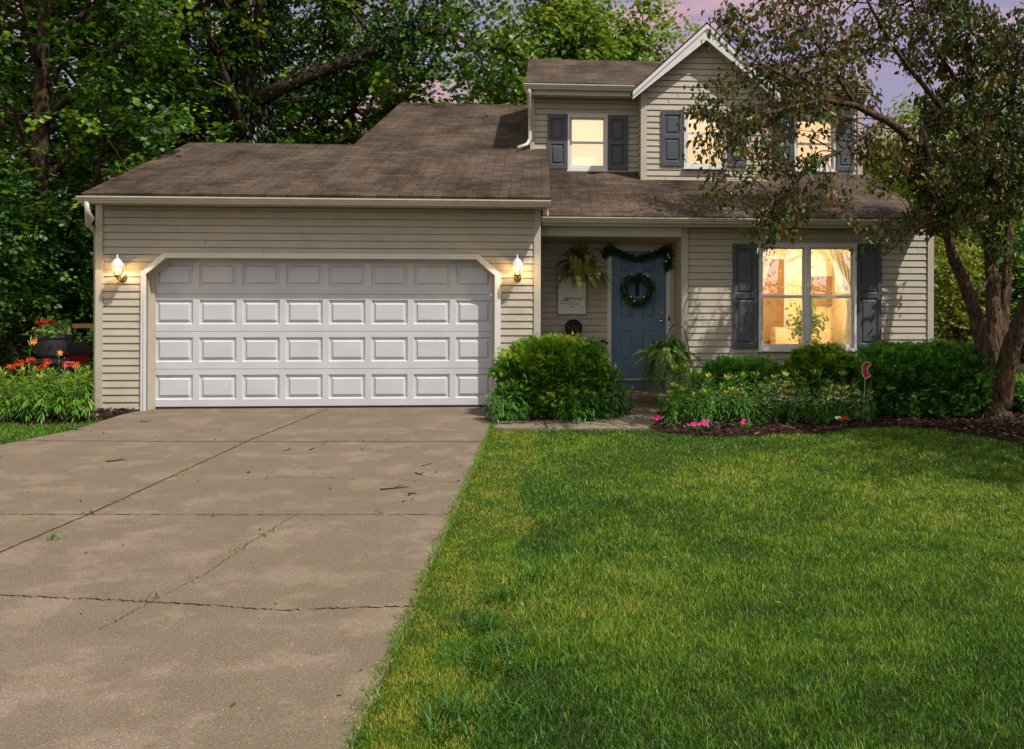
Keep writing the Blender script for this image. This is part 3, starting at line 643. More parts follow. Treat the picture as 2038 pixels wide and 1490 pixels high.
def curtain(xa, xb, xc_, zt, zb, ztie, side):
    n, kz = 34, 24; V = []; F = []
    for j in range(kz + 1):
        z = zt + (zb - zt) * j / kz
        if z > ztie: t = ((z - ztie) / (zt - ztie)) ** 1.5; wd = (xb - xa) * (.22 + .78 * t)
        else: t = (ztie - z) / (ztie - zb); wd = (xb - xa) * (.22 + .14 * t)
        for i in range(n + 1):
            u = i / n; x = xa + u * wd if side < 0 else xb - u * wd
            V.append((x, YR + .20 + .022 * math.sin(u * 34 + math.sin(z * 3)) , z))
    for j in range(kz):
        for i in range(n): q = j * (n + 1) + i; F.append((q, q + 1, q + n + 2, q + n + 1))
    me = bpy.data.meshes.new('curtain'); me.from_pydata(V, [], F); me.polygons.foreach_set('use_smooth', [True] * len(F)); link_mesh('curtain', me, M['curtain'], bigw)
curtain(X0 - .02, X0 + .34, 0, Z1, Z0 - .1, Z0 + .55, -1); curtain(X1 - .48, X1 + .02, 0, Z1, Z0 - .1, Z0 + .62, 1)

mb = MB(); yb_ = yy - .012; mb.box(X0 + .30, X0 + 1.22, yb_ - .03, yb_, .27, 2.30); dr_ = mb.build('inner_doorway', M['hall'], house)
mb = MB(); ring(mb, X0 + .22, X0 + 1.30, .27, 2.38, .08, yb_ - .05, yb_ - .031, .001); mb.build('frame', M['white'], dr_)
mb = MB(); mb.box(X0 + 1.72, X0 + 2.25, yb_ - .03, yb_, 1.45, 1.95); pc_ = mb.build('picture', M['hall'], house); mb = MB(); ring(mb, X0 + 1.69, X0 + 2.28, 1.42, 1.98, .05, yb_ - .045, yb_ - .031); mb.build('frame', M['wood'], pc_)
mb = MB(); mb.box(X0 + .9, X1 + .4, YR + 2.5, YR + 2.95, .27, 1.02); mb.box(X0 + .9, X1 + .4, YR + 1.9, YR + 2.5, .27, .72); mb.build('sofa', M['cover'], house, bevel=.05)
pl = bpy.data.lights.new('room_lamp', 'POINT'); pl.energy = 330; pl.color = (1, .84, .56); pl.shadow_soft_size = .15
po = bpy.data.objects.new('room_lamp', pl); COL.objects.link(po); po.location = ((X0 + X1) / 2 + .25, YR + 1.0, 2.35)

# ================================================================== GROUND
def V2(p): return (p[0], p[1])
def slab(name, poly, z0, z1, mt, parent=None, kind='structure', bevel=0):
    mb = MB(); k = len(poly); mb.v = [(x, y, z1) for x, y in poly] + [(x, y, z0) for x, y in poly]
    mb.f = [tuple(range(k)), tuple(reversed(range(k, 2 * k)))] + [(i, k + i, k + (i + 1) % k, (i + 1) % k) for i in range(k)]
    o = mb.build(name, mt, parent, bevel=bevel)
    if parent is None: tag(o, kind=kind)
    return o
mb = MB(); mb.quad((-400, -200, -.03), (400, -200, -.03), (400, 600, -.03), (-400, 600, -.03)); tag(mb.build('ground', M['soil']), kind='structure')
A, B = G(985, 845), G(705, 1490); E = B + (B - A) * 1.2
dl = [G(290, 819), G(240, 832), G(150, 861), G(70, 878), G(0, 893)]
drive_poly = [(XGL + .62, YG + .02)] + [V2(p) for p in dl] + [(-12.5, 8.6), (-12.5, E.y), V2(E), V2(B), V2(A), V2(G(1000, 826)), V2(G(1000, 815)), (XA(985, 815, YG) + .05, YG + .2), (XGL + .65, YG + .2)]
drive = slab('driveway', drive_poly, -.12, 0, M['concrete'])
path_px = [(986, 845), (1000, 838), (1090, 838), (1180, 833), (1240, 822), (1262, 812), (1262, 800), (1335, 800), (1330, 809), (1309, 818), (1311, 838), (1290, 851), (1100, 853), (987, 852)]
path_poly = [V2(G(*p)) for p in path_px]
slab('path', path_poly, -.1, -.003, M['path'])
def strip(name, pts, wd, mt, parent, z=.004, jit=.3, n=60, wob=.004):
    P_ = [Vector((p[0], p[1], 0)) for p in pts]; L_ = [0]
    for a, b in zip(P_, P_[1:]): L_.append(L_[-1] + (b - a).length)
    mb = MB(); rows = []
    for i in range(n + 1):
        t = L_[-1] * i / n; j = max(k for k in range(len(L_) - 1) if L_[k] <= t + 1e-9) if t < L_[-1] else len(L_) - 2
        u = (t - L_[j]) / (L_[j + 1] - L_[j]); p = P_[j].lerp(P_[j + 1], u); d = (P_[j + 1] - P_[j]).normalized(); q = Vector((-d.y, d.x, 0))
        p = p + q * random.gauss(0, wob); h = wd * (1 + random.uniform(-jit, jit)) / 2
        rows.append((p - q * h, p + q * h))
    for a, b in zip(rows, rows[1:]): mb.quad((a[0].x, a[0].y, z), (b[0].x, b[0].y, z), (b[1].x, b[1].y, z), (a[1].x, a[1].y, z))
    return mb.build(name, mt, parent)
gp = lambda *q: [V2(G(x, y)) for x, y in q]
strip('driveway_joint', gp((-500, 886), (500, 883), (967, 880)), .016, M['joint'], drive, n=160)
strip('driveway_joint', gp((-560, 1033), (500, 1029), (905, 1026)), .008, M['joint'], drive, n=200, jit=.9)
strip('driveway_joint', gp((480, 952), (800, 957), (942, 964)), .005, M['joint'], drive, n=120, jit=.95)
strip('driveway_crack', gp((-700, 1180), (-60, 1190), (120, 1196), (300, 1203), (440, 1210), (560, 1219), (640, 1216), (700, 1213), (823, 1209)), .009, M['joint'], drive, n=260, jit=.8, wob=.008)
strip('driveway_joint', gp((655, 817), (500, 880), (190, 1025), (0, 1108), (-80, 1145), (-700, 1430)), .013, M['joint'], drive, n=260, jit=.5)
strip('driveway_crack', gp((597, 1026), (500, 1085), (420, 1142), (300, 1206), (200, 1262)), .004, M['joint'], drive, n=150, jit=.9, wob=.008)
strip('driveway_joint', gp((985, 832), (976, 866)), .05, M['joint'], drive, n=20)
strip('path_joint', gp((1085, 838), (1090, 853)), .02, M['joint'], drive, n=10); strip('path_joint', gp((1180, 834), (1250, 851)), .012, M['joint'], drive, n=16)
# mulch beds
bedA = gp((985, 824), (995, 836), (1090, 836.5), (1178, 831.5), (1238, 820), (1258, 810)) + [(XA(1262, 800, 14.9), 15.0), (XGR + .05, 15.05), (XGR + .05, 13.86), (XA(986, 800, 13.85), 13.86)]
bedB_px = [(1300, 857), (1400, 864), (1500, 863), (1640, 858), (1700, 848), (1780, 843), (1870, 849), (1960, 861), (2060, 882), (2150, 905)]
bedB = [V2(G(*p)) for p in bedB_px] + [(9.0, 11.2), (10.2, 12.2), (10.0, 14.0), (8.6, 14.8), (XMR0, 14.63), (XA(1335, 800, 14.3), 14.63)] + gp((1334, 810), (1312, 819), (1314, 838))
bedC = gp((-160, 846), (0, 850), (90, 850), (160, 848), (215, 838), (286, 820)) + [(XGL + .62, YG - .02), (XGL - .6, YG + 1.5), (-9.5, 15.2), (-10, 13)]
for nm, b in (('mulch_bed', bedA), ('mulch_bed', bedB), ('mulch_bed', bedC)): slab(nm, b, -.05, .008, M['mulch'])

def in_poly(pts, poly):
    x, y = pts[:, 0], pts[:, 1]; r = np.zeros(len(pts), bool); n = len(poly); j = n - 1
    for i in range(n):
        xi, yi = poly[i]; xj, yj = poly[j]
        c = ((yi > y) != (yj > y)) & (x < (xj - xi) * (y - yi) / (yj - yi + 1e-12) + xi); r ^= c; j = i
    return r
def sample_poly(poly, dens, ymin=None, ymax=None):
    a = np.array(poly); x0, y0 = a.min(0); x1, y1 = a.max(0)
    if ymin is not None: y0 = max(y0, ymin)
    if ymax is not None: y1 = min(y1, ymax)
    if y1 <= y0: return np.zeros((0, 2))
    n = int((x1 - x0) * (y1 - y0) * dens); p = np.stack([RNG.uniform(x0, x1, n), RNG.uniform(y0, y1, n)], 1)
    return p[in_poly(p, poly)]
def vnoise(p, s, seed=0):
    rg = np.random.default_rng(seed); T = rg.uniform(0, 1, (64, 64)); q = p * s; i = np.floor(q).astype(int); f = q - i; f = f * f * (3 - 2 * f)
    g = lambda a, b: T[(i[:, 0] + a) % 64, (i[:, 1] + b) % 64]
    return (g(0, 0) * (1 - f[:, 0]) + g(1, 0) * f[:, 0]) * (1 - f[:, 1]) + (g(0, 1) * (1 - f[:, 0]) + g(1, 1) * f[:, 0]) * f[:, 1]
def blades(name, pts, h, wd, var, lean=.5, z0=-.03):
    n = len(pts); th = RNG.uniform(0, 2 * np.pi, n); ph = RNG.uniform(0, 2 * np.pi, n)
    d = np.stack([np.cos(th), np.sin(th)], 1); s = np.stack([-np.sin(ph), np.cos(ph)], 1) * (wd / 2)[:, None]; ln = h * lean * RNG.uniform(.2, 1.5, n)
    b = np.zeros((n, 5, 3), np.float32)
    b[:, 0, :2] = pts - s; b[:, 1, :2] = pts + s; b[:, 0, 2] = b[:, 1, 2] = z0
    mid = pts + d * (ln * .35)[:, None]; b[:, 2, :2] = mid - s * .8; b[:, 3, :2] = mid + s * .8; b[:, 2, 2] = b[:, 3, 2] = z0 + h * .6
    b[:, 4, :2] = pts + d * ln[:, None]; b[:, 4, 2] = z0 + h * RNG.uniform(.8, 1.05, n)
    F = (np.arange(n)[:, None, None] * 5 + np.array([[0, 1, 3], [0, 3, 2], [2, 3, 4]])[None]).reshape(-1, 3)
    return np_mesh(name, b.reshape(-1, 3), F, np.repeat(var, 5))
edge_r = [V2(E), V2(B), V2(A), V2(G(987, 853))]
lawn_poly = edge_r + gp((1100, 854), (1290, 852)) + [V2(G(*p)) for p in bedB_px] + [(9.5, 11.3), (13, 11.3), (13, -2), (E.x, -2)]
pts = np.concatenate([sample_poly(lawn_poly, dn, a, b) for a, b, dn in ((2.8, 5.0, 17000), (5.0, 6.8, 11500), (6.8, 9, 6500), (9, 13, 4000))])
rt_ = pts[:, 0] / np.maximum(pts[:, 1], .1); vis = (rt_ > -.30) & ((rt_ < .60) | ((rt_ < 1.3) & (RNG.uniform(0, 1, len(pts)) < .35))); pts = pts[vis]
ev = np.array([B.x - A.x, B.y - A.y]); ev /= np.linalg.norm(ev); dd = np.abs((pts[:, 0] - A.x) * ev[1] - (pts[:, 1] - A.y) * ev[0])      # distance from the driveway edge
wdm = .56 + .30 * (vnoise(pts, 1.1, 3) - .5) ; mossy = dd < wdm
n1 = vnoise(pts, .55, 1); n2 = vnoise(pts, 1.7, 2); n3 = .6 * vnoise(pts, 6.5, 4) + .4 * vnoise(pts, 14, 8)
var = .33 + .50 * (n1 - .5) + .25 * (n2 - .5) + .48 * (n3 - .5) + RNG.normal(0, .21, len(pts)); dry = RNG.uniform(0, 1, len(pts)) < .02 + .05 * np.clip(n2 - .4, 0, 1); var[dry] = RNG.uniform(.7, 1, dry.sum())
var[mossy] = np.clip(.68 + RNG.normal(0, .10, mossy.sum()) + .7 * (n3[mossy] - .5), .2, .9)
h = RNG.uniform(.012, .046, len(pts)) * (1 + 1.1 * (n3 - .5)); h[mossy] = RNG.uniform(.010, .026, mossy.sum()); h[dd < .06] *= .85
wd = RNG.uniform(.0024, .0048, len(pts)); wd *= np.clip(pts[:, 1] / 5.5, 1, 2.0); wd[mossy] *= .8
tag(link_mesh('lawn_grass', blades('lawn_grass', pts, h, wd, np.clip(var, 0, 1), .75), M['grass']), kind='stuff')
# ragged growth creeping over the driveway edge
t_ = RNG.uniform(0, 1.25, 5200); ed = np.stack([A.x + (B.x - A.x) * t_, A.y + (B.y - A.y) * t_], 1) + np.outer(RNG.normal(.005, .013, 5200) * (1 + 1.2 * vnoise(np.stack([t_ * 9, t_], 1), 3, 5)), [ev[1], -ev[0]]); n = len(ed)
tag(link_mesh('edge_grass', blades('edge_grass', ed, RNG.uniform(.02, .055, n), RNG.uniform(.003, .006, n), np.clip(RNG.normal(.5, .2, n), 0, 1), 1.1, -.01), M['grass']), kind='stuff')
# coarse tufts beside the mossy strip
cp = []
for (x, y, n_) in ((960, 1240, 110), (1000, 1190, 80), (985, 1330, 120), (930, 1420, 90), (1010, 1285, 70), (900, 1450, 70), (1060, 1150, 50), (950, 1300, 60), (1010, 1420, 80)):
    c = G(x, y); cp.append(np.array([c.x, c.y]) + RNG.normal(0, .07, (n_, 2)))
cp = np.concatenate(cp); n = len(cp)
tag(link_mesh('coarse_grass', blades('coarse_grass', cp, RNG.uniform(.05, .11, n), RNG.uniform(.006, .010, n), np.clip(RNG.normal(.18, .1, n), 0, .5), 1.3), M['grass']), kind='stuff')
lawnC = gp((-170, 850), (0, 852), (90, 852), (160, 850), (215, 840), (150, 860), (70, 877), (0, 892), (-60, 903)) + [(-10, 8.6), (-10.5, 12)]
pts = sample_poly(lawnC, 2600); n = len(pts)
tag(link_mesh('side_lawn_grass', blades('side_lawn_grass', pts, RNG.uniform(.04, .08, n), RNG.uniform(.007, .011, n), np.clip(RNG.normal(.40, .18, n), 0, 1), .8), M['grass']), kind='stuff')
# weeds in the joints
wp = []
for (x, y, n_) in ((110, 1079, 26), (180, 1028, 20), (240, 1003, 8), (355, 953, 8), (760, 1025, 12), (480, 1100, 8), (550, 1060, 8), (535, 1068, 8), (300, 1198, 6), (905, 1022, 10), (530, 958, 6), (1093, 843, 8)):
    c = G(x, y); wp.append(np.array([c.x, c.y]) + RNG.normal(0, .03, (n_, 2)))
wp = np.concatenate(wp); n = len(wp)
tag(link_mesh('joint_weeds', blades('joint_weeds', wp, RNG.uniform(.02, .05, n), RNG.uniform(.004, .008, n), RNG.uniform(.1, .6, n), 1.2, 0), M['grass']), kind='stuff')
def chips(name, poly, dens, size, mt, z=.012, ymin=None):
    p = sample_poly(poly, dens, ymin); n = len(p); th = RNG.uniform(0, 6.28, n); a = np.stack([np.cos(th), np.sin(th), RNG.normal(0, .25, n)], 1) * (size * RNG.uniform(.4, 1.3, n))[:, None]
    b = np.stack([-np.sin(th), np.cos(th), RNG.normal(0, .5, n)], 1) * (size * RNG.uniform(.10, .28, n))[:, None]
    c = np.concatenate([p, (z + RNG.uniform(0, .035, n))[:, None]], 1)
    Vv = np.stack([c - a - b, c + a - b, c + a * .8 + b, c - a * .9 + b], 1).reshape(-1, 3); F = (np.arange(n)[:, None, None] * 4 + np.array([[0, 1, 2], [0, 2, 3]])[None]).reshape(-1, 3)
    tag(link_mesh(name, np_mesh(name, Vv, F, np.repeat(RNG.uniform(0, 1, n) ** 1.2, 4)), M[mt]), kind='stuff')
for b in (bedA, bedB, bedC): chips('mulch_chips', b, 750, .035, 'chips')
# litter on the driveway and lawn
lit = np.concatenate([sample_poly(gp((0, 900), (300, 830), (960, 830), (940, 1000), (0, 1000)), 2.2), sample_poly(gp((640, 860), (960, 860), (900, 1000), (600, 1000)), 7), sample_poly(gp((0, 1000), (900, 1000), (720, 1450), (0, 1450)), 2.0)])
n = len(lit); th = RNG.uniform(0, 6.28, n); sz = RNG.uniform(.008, .024, n)
a = np.stack([np.cos(th), np.sin(th), RNG.normal(0, .2, n)], 1) * sz[:, None]; b = np.stack([-np.sin(th), np.cos(th), RNG.normal(0, .4, n)], 1) * (sz * RNG.uniform(.2, .6, n))[:, None]; c = np.concatenate([lit, np.full((n, 1), .008)], 1)
tag(link_mesh('leaf_litter', np_mesh('leaf_litter', np.stack([c - a, c + b, c + a, c - b], 1).reshape(-1, 3), (np.arange(n)[:, None, None] * 4 + np.array([[0, 1, 2], [0, 2, 3]])[None]).reshape(-1, 3), np.repeat(RNG.uniform(0, .8, n), 4)), M['litter']), kind='stuff')
lit = sample_poly(gp((1000, 870), (2000, 900), (2100, 1150), (980, 1300)), 2.2); n = len(lit); th = RNG.uniform(0, 6.28, n); sz = RNG.uniform(.010, .022, n)
a = np.stack([np.cos(th), np.sin(th), RNG.normal(0, .3, n)], 1) * sz[:, None]; b = np.stack([-np.sin(th), np.cos(th), RNG.normal(0, .4, n)], 1) * (sz * .6)[:, None]; c = np.concatenate([lit, np.full((n, 1), .03)], 1)
tag(link_mesh('lawn_litter', np_mesh('lawn_litter', np.stack([c - a, c + b, c + a, c - b], 1).reshape(-1, 3), (np.arange(n)[:, None, None] * 4 + np.array([[0, 1, 2], [0, 2, 3]])[None]).reshape(-1, 3), np.repeat(RNG.uniform(.6, 1, n), 4)), M['litter']), kind='stuff')
# fallen twigs on the driveway
twigs = [((757, 978), (816, 972), .008, 'longest fallen twig lying on the driveway close to the lawn edge'), ((815, 985), (832, 986), .006, 'short fallen twig just below the longest twig near the lawn edge'),
         ((828, 944), (846, 949), .006, 'short thin twig on the driveway above the longest twig'), ((565, 901), (582, 898), .005, 'small twig left of a second one just below the first driveway joint'), ((616, 900), (628, 896), .006, 'small dark twig below the first driveway joint near its middle'),
         ((212, 925), (256, 922), .008, 'bent dark twig on the left slab of the driveway'), ((125, 860), (172, 862), .008, 'forked twig at the left edge of the driveway beside the grass'), ((280, 844), (300, 846), .006, 'twig lying near the mulch at the left of the garage door'), ((840, 930), (862, 926), .005, 'thin twig near the right end of the driveway above the faint joint')]
for (a, b, r, lb) in twigs:
    p, q = G(*a), G(*b); L_ = (q - p).length; mb = MB(); o = Vector((0, 0, r)); pts_ = [p + (q - p) * t + o + Vector((random.gauss(0, L_ * .03), random.gauss(0, L_ * .04), 0)) for t in (0, .25, .5, .75, 1)]
    ct = (p + q) / 2; pts_ = [v - ct for v in pts_]
    mb.tube(pts_, [r, r * .9, r * .8, r * .6, r * .3], 5)
    mb.tube([pts_[2], pts_[2] + Vector((L_ * .15, L_ * .16, .01)), pts_[2] + Vector((L_ * .32, L_ * .2, .015))], [r * .6, r * .4, r * .2], 5)
    o = mb.build('twig', M['twig']); o.location = ct; tag(o, lb, 'twig', 'fallen twigs on the driveway')
# twigs on the roof
for (a, b, lb) in (((905, 378), (995, 365), 'thin fallen twig on the garage roof near its right end'), ((858, 358), (880, 348), 'short pale twig on the lower middle of the garage roof'), ((962, 228), (964, 246), 'small twig high on the roof left of the upper wall')):
    def on_roof(x, y):
        v = ray(x, y); t = (ZE - SL * YE - CAMZ) / (v.z - SL * v.y); return Vector((v.x * t, v.y * t, CAMZ + v.z * t + .012))
    p, q = on_roof(*a), on_roof(*b); ct = (p + q) / 2; mb = MB(); L_ = (q - p).length
    pp = [p.lerp(q, t) - ct + Vector((random.gauss(0, .03 * L_), 0, .004)) for t in (0, .3, .6, 1)]
    mb.tube(pp, [.007, .006, .005, .002], 5); mb.tube([pp[1], pp[1] + Vector((.1 * L_, .1 * L_, .03 * L_ + .01))], [.005, .002], 5)
    o = mb.build('twig', M['twig']); o.location = ct; tag(o, lb, 'twig', 'fallen twigs on the garage roof')

# ================================================================== FOLIAGE TOOLS
def leaf_tpl(kind):
    if kind == 'ovate': V = [(0, 0, 0), (.3, .24, .05), (.3, -.24, .05), (.7, .18, .02), (.7, -.18, .02), (1, 0, -.08), (.5, 0, -.02)]; F = [(0, 6, 1), (0, 2, 6), (1, 6, 3), (2, 4, 6), (3, 6, 5), (4, 5, 6)]
    elif kind == 'maple':
        pr = [(0, .04), (.10, .30), (.30, .22), (.34, .52), (.56, .28), (.66, .40), (.70, .20), (1, 0)]
        top = pr; V = [(.38, 0, -.03)] + [(x, y, .05 * y) for x, y in top] + [(x, -y, .05 * y) for x, y in reversed(top[:-1])]; k = len(V) - 1; F = [(0, 1 + i, 1 + (i + 1) % k) for i in range(k)]
    elif kind == 'lance': V = [(0, .0, 0), (.3, .068, .04), (.3, -.068, .04), (.7, .055, -.01), (.7, -.055, -.01), (1, 0, -.18)]; F = [(0, 2, 1), (1, 2, 4), (1, 4, 3), (3, 4, 5)]
    elif kind == 'quad': V = [(0, 0, 0), (.5, .32, .06), (1, 0, -.06), (.5, -.32, .06)]; F = [(0, 1, 2), (0, 2, 3)]
    elif kind == 'sprig':
        V = []; F = []
        for a in (-1.1, -.55, 0, .55, 1.1):
            for zz in (0,):
                c, s_ = math.cos(a), math.sin(a); L_ = 1 - .25 * abs(a); k = len(V); V += [(0, 0, 0), (.5 * c * L_ - .09 * s_, .5 * s_ * L_ + .09 * c, .1), (L_ * c, L_ * s_, .02), (.5 * c * L_ + .09 * s_, .5 * s_ * L_ - .09 * c, .1)]; F += [(k, k + 1, k + 2), (k, k + 2, k + 3)]
    return np.array(V, np.float32), np.array(F, np.int32)
def nrm(a): return a / np.maximum(np.linalg.norm(a, axis=1, keepdims=True), 1e-9)
def leaves(pos, d, nn, size, kind, var):
    V, F = leaf_tpl(kind); d = nrm(d); s = nrm(np.cross(nn, d)); u = np.cross(d, s); n = len(pos)
    W = pos[:, None, :] + size[:, None, None] * (V[None, :, 0:1] * d[:, None] + V[None, :, 1:2] * s[:, None] + V[None, :, 2:3] * u[:, None])
    FF = (np.arange(n)[:, None, None] * len(V) + F[None]).reshape(-1, 3)
    return W.reshape(-1, 3), FF, np.repeat(np.clip(var, 0, 1), len(V))
def leaf_obj(name, mt, parent, *sets):
    Vs, Fs, vs, o = [], [], [], 0
    for V, F, v in sets: Vs.append(V); Fs.append(F + o); vs.append(v); o += len(V)
    return link_mesh(name, np_mesh(name, np.concatenate(Vs), np.concatenate(Fs), np.concatenate(vs)), M[mt] if isinstance(mt, str) else mt, parent)
def rdir(n, zb=0): return nrm(RNG.normal(0, 1, (n, 3)) + np.array([0, 0, zb]))

def curve_pts(p0, d0, L_, n, up=.0, wob=.12):
    p = Vector(p0); d = Vector(d0).normalized(); out = [p.copy()]
    for i in range(n):
        d = (d + Vector((random.gauss(0, wob), random.gauss(0, wob), random.gauss(0, wob) + up))).normalized(); p = p + d * (L_ / n); out.append(p.copy())
    return out
def tree(name, loc, label, cat, group, H=13, r0=.3, spread=4.5, z_low=.2, n_limb=14, nleaf=9000, lsize=.13, kind='maple', mt='maple', bark='bark_dark', sig=.42, seed=1, lean=(0, 0), vbias=0., low_droop=.0, vsd=.2):
    global RNG
    random.seed(seed); keep = RNG; RNG = np.random.default_rng(seed)
    root = empty(name, loc, label, cat, group); mb = MB(); anc = []
    tr = [Vector((0, 0, -.1))]; k = 9
    for i in range(1, k + 1):
        t = i / k; tr.append(Vector((lean[0] * t * t + random.gauss(0, .06) * H * .03 * i / 3, lean[1] * t * t + random.gauss(0, .06) * H * .03 * i / 3, H * .85 * t)))
    mb.tube(tr, [r0 * (1.25 if i == 0 else (1 - .85 * i / k)) for i in range(k + 1)], 9)
    for i in range(n_limb):
        t = z_low + (1 - z_low) * (i + .5) / n_limb; f = t * k; j = min(int(f), k - 1); p = tr[j].lerp(tr[j + 1], f - j); az = i * 2.39996 + random.uniform(-.4, .4)
        el = R(random.uniform(5, 35) + 40 * t); Ln = spread * (1.05 - .55 * t) * random.uniform(.8, 1.15)
        lp = curve_pts(p, (math.cos(az) * math.cos(el), math.sin(az) * math.cos(el), math.sin(el)), Ln, 6, .03 - low_droop * (1 - t))
        rr = r0 * .42 * (1 - .6 * t); mb.tube(lp, [rr * (1 - .8 * q / 6) for q in range(7)], 6)
        for q in range(2, 7):
            for s_ in range(2):
                az2 = az + random.uniform(-1.5, 1.5); tw = curve_pts(lp[q], (math.cos(az2), math.sin(az2), random.uniform(-.35, .5)), Ln * random.uniform(.22, .4), 3, -.02, .2)
                mb.tube(tw, [rr * .3, rr * .2, rr * .14, rr * .05], 4, cap=False); anc += [tw[1], tw[2], tw[3], tw[3]]
        anc += [lp[5], lp[6], lp[6]]
    tp = [tr[-1]] * 6; anc += tp
    trunk = mb.build('trunk', M[bark], root, smooth=True, fix=False)
    a = np.array([tuple(v) for v in anc]); n = nleaf; sel = RNG.integers(0, len(a), n); cv = RNG.uniform(-.26, .26, len(a))
    ns = n // 13; sp_ = RNG.integers(0, ns, n); asel = RNG.integers(0, len(a), ns); cen = a[asel] + RNG.normal(0, 1, (ns, 3)) * np.array([sig, sig, sig * .7]); out = nrm(cen - a[asel] + .3 * rdir(ns)); pn_ = nrm(.45 * out + .45 * rdir(ns) + np.array([0, 0, .85]))
    e1 = nrm(np.cross(pn_, rdir(ns))); e2 = np.cross(pn_, e1); th = RNG.uniform(0, 6.28, n); rr = lsize * 1.9 * np.sqrt(RNG.uniform(0, 1, n)); rad = e1[sp_] * np.cos(th)[:, None] + e2[sp_] * np.sin(th)[:, None]
    pos = cen[sp_] + rad * rr[:, None] - np.array([0, 0, 1.]) * (rr ** 2 / (lsize * 5))[:, None] + RNG.normal(0, lsize * .22, (n, 3)); d = nrm(rad + .45 * rdir(n) + np.array([0, 0, -.35])); nn = nrm(pn_[sp_] + .38 * rdir(n))
    sv = RNG.normal(0, .10, ns)[sp_]; leaf_obj('crown', mt, root, leaves(pos, d, nn, lsize * RNG.uniform(.65, 1.25, n), kind, .45 + cv[asel][sp_] + sv + vbias + RNG.normal(0, vsd * .7, n)))
    RNG = keep; return root

# ================================================================== TREES
def at(x, Y, z=0):
    p = P(x, 568, Y); return (p.x, Y, z)
LW = 'woodland trees beyond the garage'
t_ivy = tree('maple_tree', at(492, 24), 'thick ivy covered tree trunk rising behind the middle of the garage roof', 'tree', LW, H=17, r0=.52, spread=5.5, z_low=.24, n_limb=18, nleaf=19000, lsize=.125, seed=11, low_droop=.05, sig=.30)
n = 4200; zz = RNG.uniform(.5, 11, n); th = RNG.uniform(0, 6.28, n); rr = .50 * (1 - .5 * zz / 14.5) + np.abs(RNG.normal(0, .16, n)) + .22 * (vnoise(np.stack([th, zz], 1), 1.1, 9) - .3)
ps_ = np.stack([rr * np.cos(th), rr * np.sin(th), zz], 1); leaf_obj('ivy', 'ivy', t_ivy, leaves(ps_, nrm(np.stack([np.cos(th), np.sin(th), -1.2 + 0 * th], 1) + .5 * rdir(n)), nrm(np.stack([np.cos(th), np.sin(th), .4 + 0 * th], 1) + .4 * rdir(n)), RNG.uniform(.10, .2, n), 'ovate', RNG.uniform(0, 1, n)))
lb_ = [P(x, y, 23.4) - Vector(t_ivy.location) for x, y in ((505, 205), (600, 158), (700, 122), (780, 78), (830, 60), (885, 66), (940, 90), (1000, 99), (1050, 120))]
mb = MB(); mb.tube(lb_, [.20, .17, .15, .13, .11, .09, .07, .05, .02], 8)
for i_ in (2, 3, 4, 5, 6, 7):
    for s_ in (-1, 1):
        b_ = lb_[i_]; e_ = b_ + Vector((random.uniform(.3, 1.1), random.uniform(-.6, .6), s_ * random.uniform(.3, .9))); mb.tube([b_, b_.lerp(e_, .5) + Vector((0, 0, .1)), e_], [.035, .025, .008], 5)
mb.build('limb', M['bark_dark'], t_ivy, smooth=True, fix=False)
def along(n, u0, u1, sg_, tpl, sz, mt_, nm):
    Q = np.array([tuple(v) for v in lb_]); u = RNG.uniform(u0, u1, n) * (len(Q) - 1); j = np.minimum(u.astype(int), len(Q) - 2); f_ = (u - j)[:, None]; c_ = Q[j] * (1 - f_) + Q[j + 1] * f_
    k_ = RNG.normal(0, 1, (max(6, n // 16), 3)) * np.array([sg_, sg_, sg_]); pp = c_ + k_[RNG.integers(0, len(k_), n)] + RNG.normal(0, .13, (n, 3)); leaf_obj(nm, mt_, t_ivy, leaves(pp, nrm(rdir(n) + np.array([0, 0, -.4])), rdir(n, 1), sz * RNG.uniform(.7, 1.2, n), tpl, .5 + RNG.normal(0, .22, n)))
along(1500, .10, .58, .26, 'ovate', .13, 'ivy', 'ivy'); along(1700, .35, 1.0, .50, 'maple', .13, 'maple', 'limb_foliage')
ta = tree('maple_tree', at(255, 23), 'dark maple with a slanting trunk behind the left end of the garage roof', 'tree', LW, H=15, r0=.26, spread=4.8, z_low=.17, n_limb=18, nleaf=18000, lsize=.125, seed=12, lean=(-1.2, 0), low_droop=.05, sig=.30)
tb = tree('maple_tree', at(70, 20), 'large dark maple at the left edge beside the garage', 'tree', LW, H=14, r0=.24, spread=4.6, z_low=.16, n_limb=18, nleaf=20000, lsize=.115, seed=13, lean=(.5, 0), low_droop=.06, sig=.30, vbias=.06)
tcx = tree('maple_tree', at(760, 27), 'maple behind the high part of the roof with open branches against the sky', 'tree', LW, H=14, r0=.32, spread=5.2, z_low=.28, n_limb=14, nleaf=11000, lsize=.14, seed=14, lean=(.8, 0), sig=.34, vbias=.10)
for px_, Y, src, rz, sc_, lb in ((355, 26, ta, 2.1, 1.05, 'maple with a thin bare trunk between the slanting maple and the ivy covered tree'), (150, 27, tb, 1.2, 1.0, 'maple seen through gaps behind the big left edge maple'), (620, 29, ta, 3.9, 1.05, 'dense maple standing right of the ivy covered trunk'), (-90, 24, tb, 4.4, 1.05, 'maple partly cut off by the left edge of the picture'),
                              (-250, 31, ta, 5.5, 1.1, 'far maple outside the left edge, seen through the other trees'), (430, 36, tb, 2.6, 1.2, 'tall far maple high up behind the ivy covered trunk'), (885, 35, tcx, 2.0, .62, 'low loose tree behind the main roof ridge, left of the upper storey')):
    o = dup(src, at(px_, Y), rz, scale=sc_); o['label'] = lb
BG = 'sunny trees behind the house'
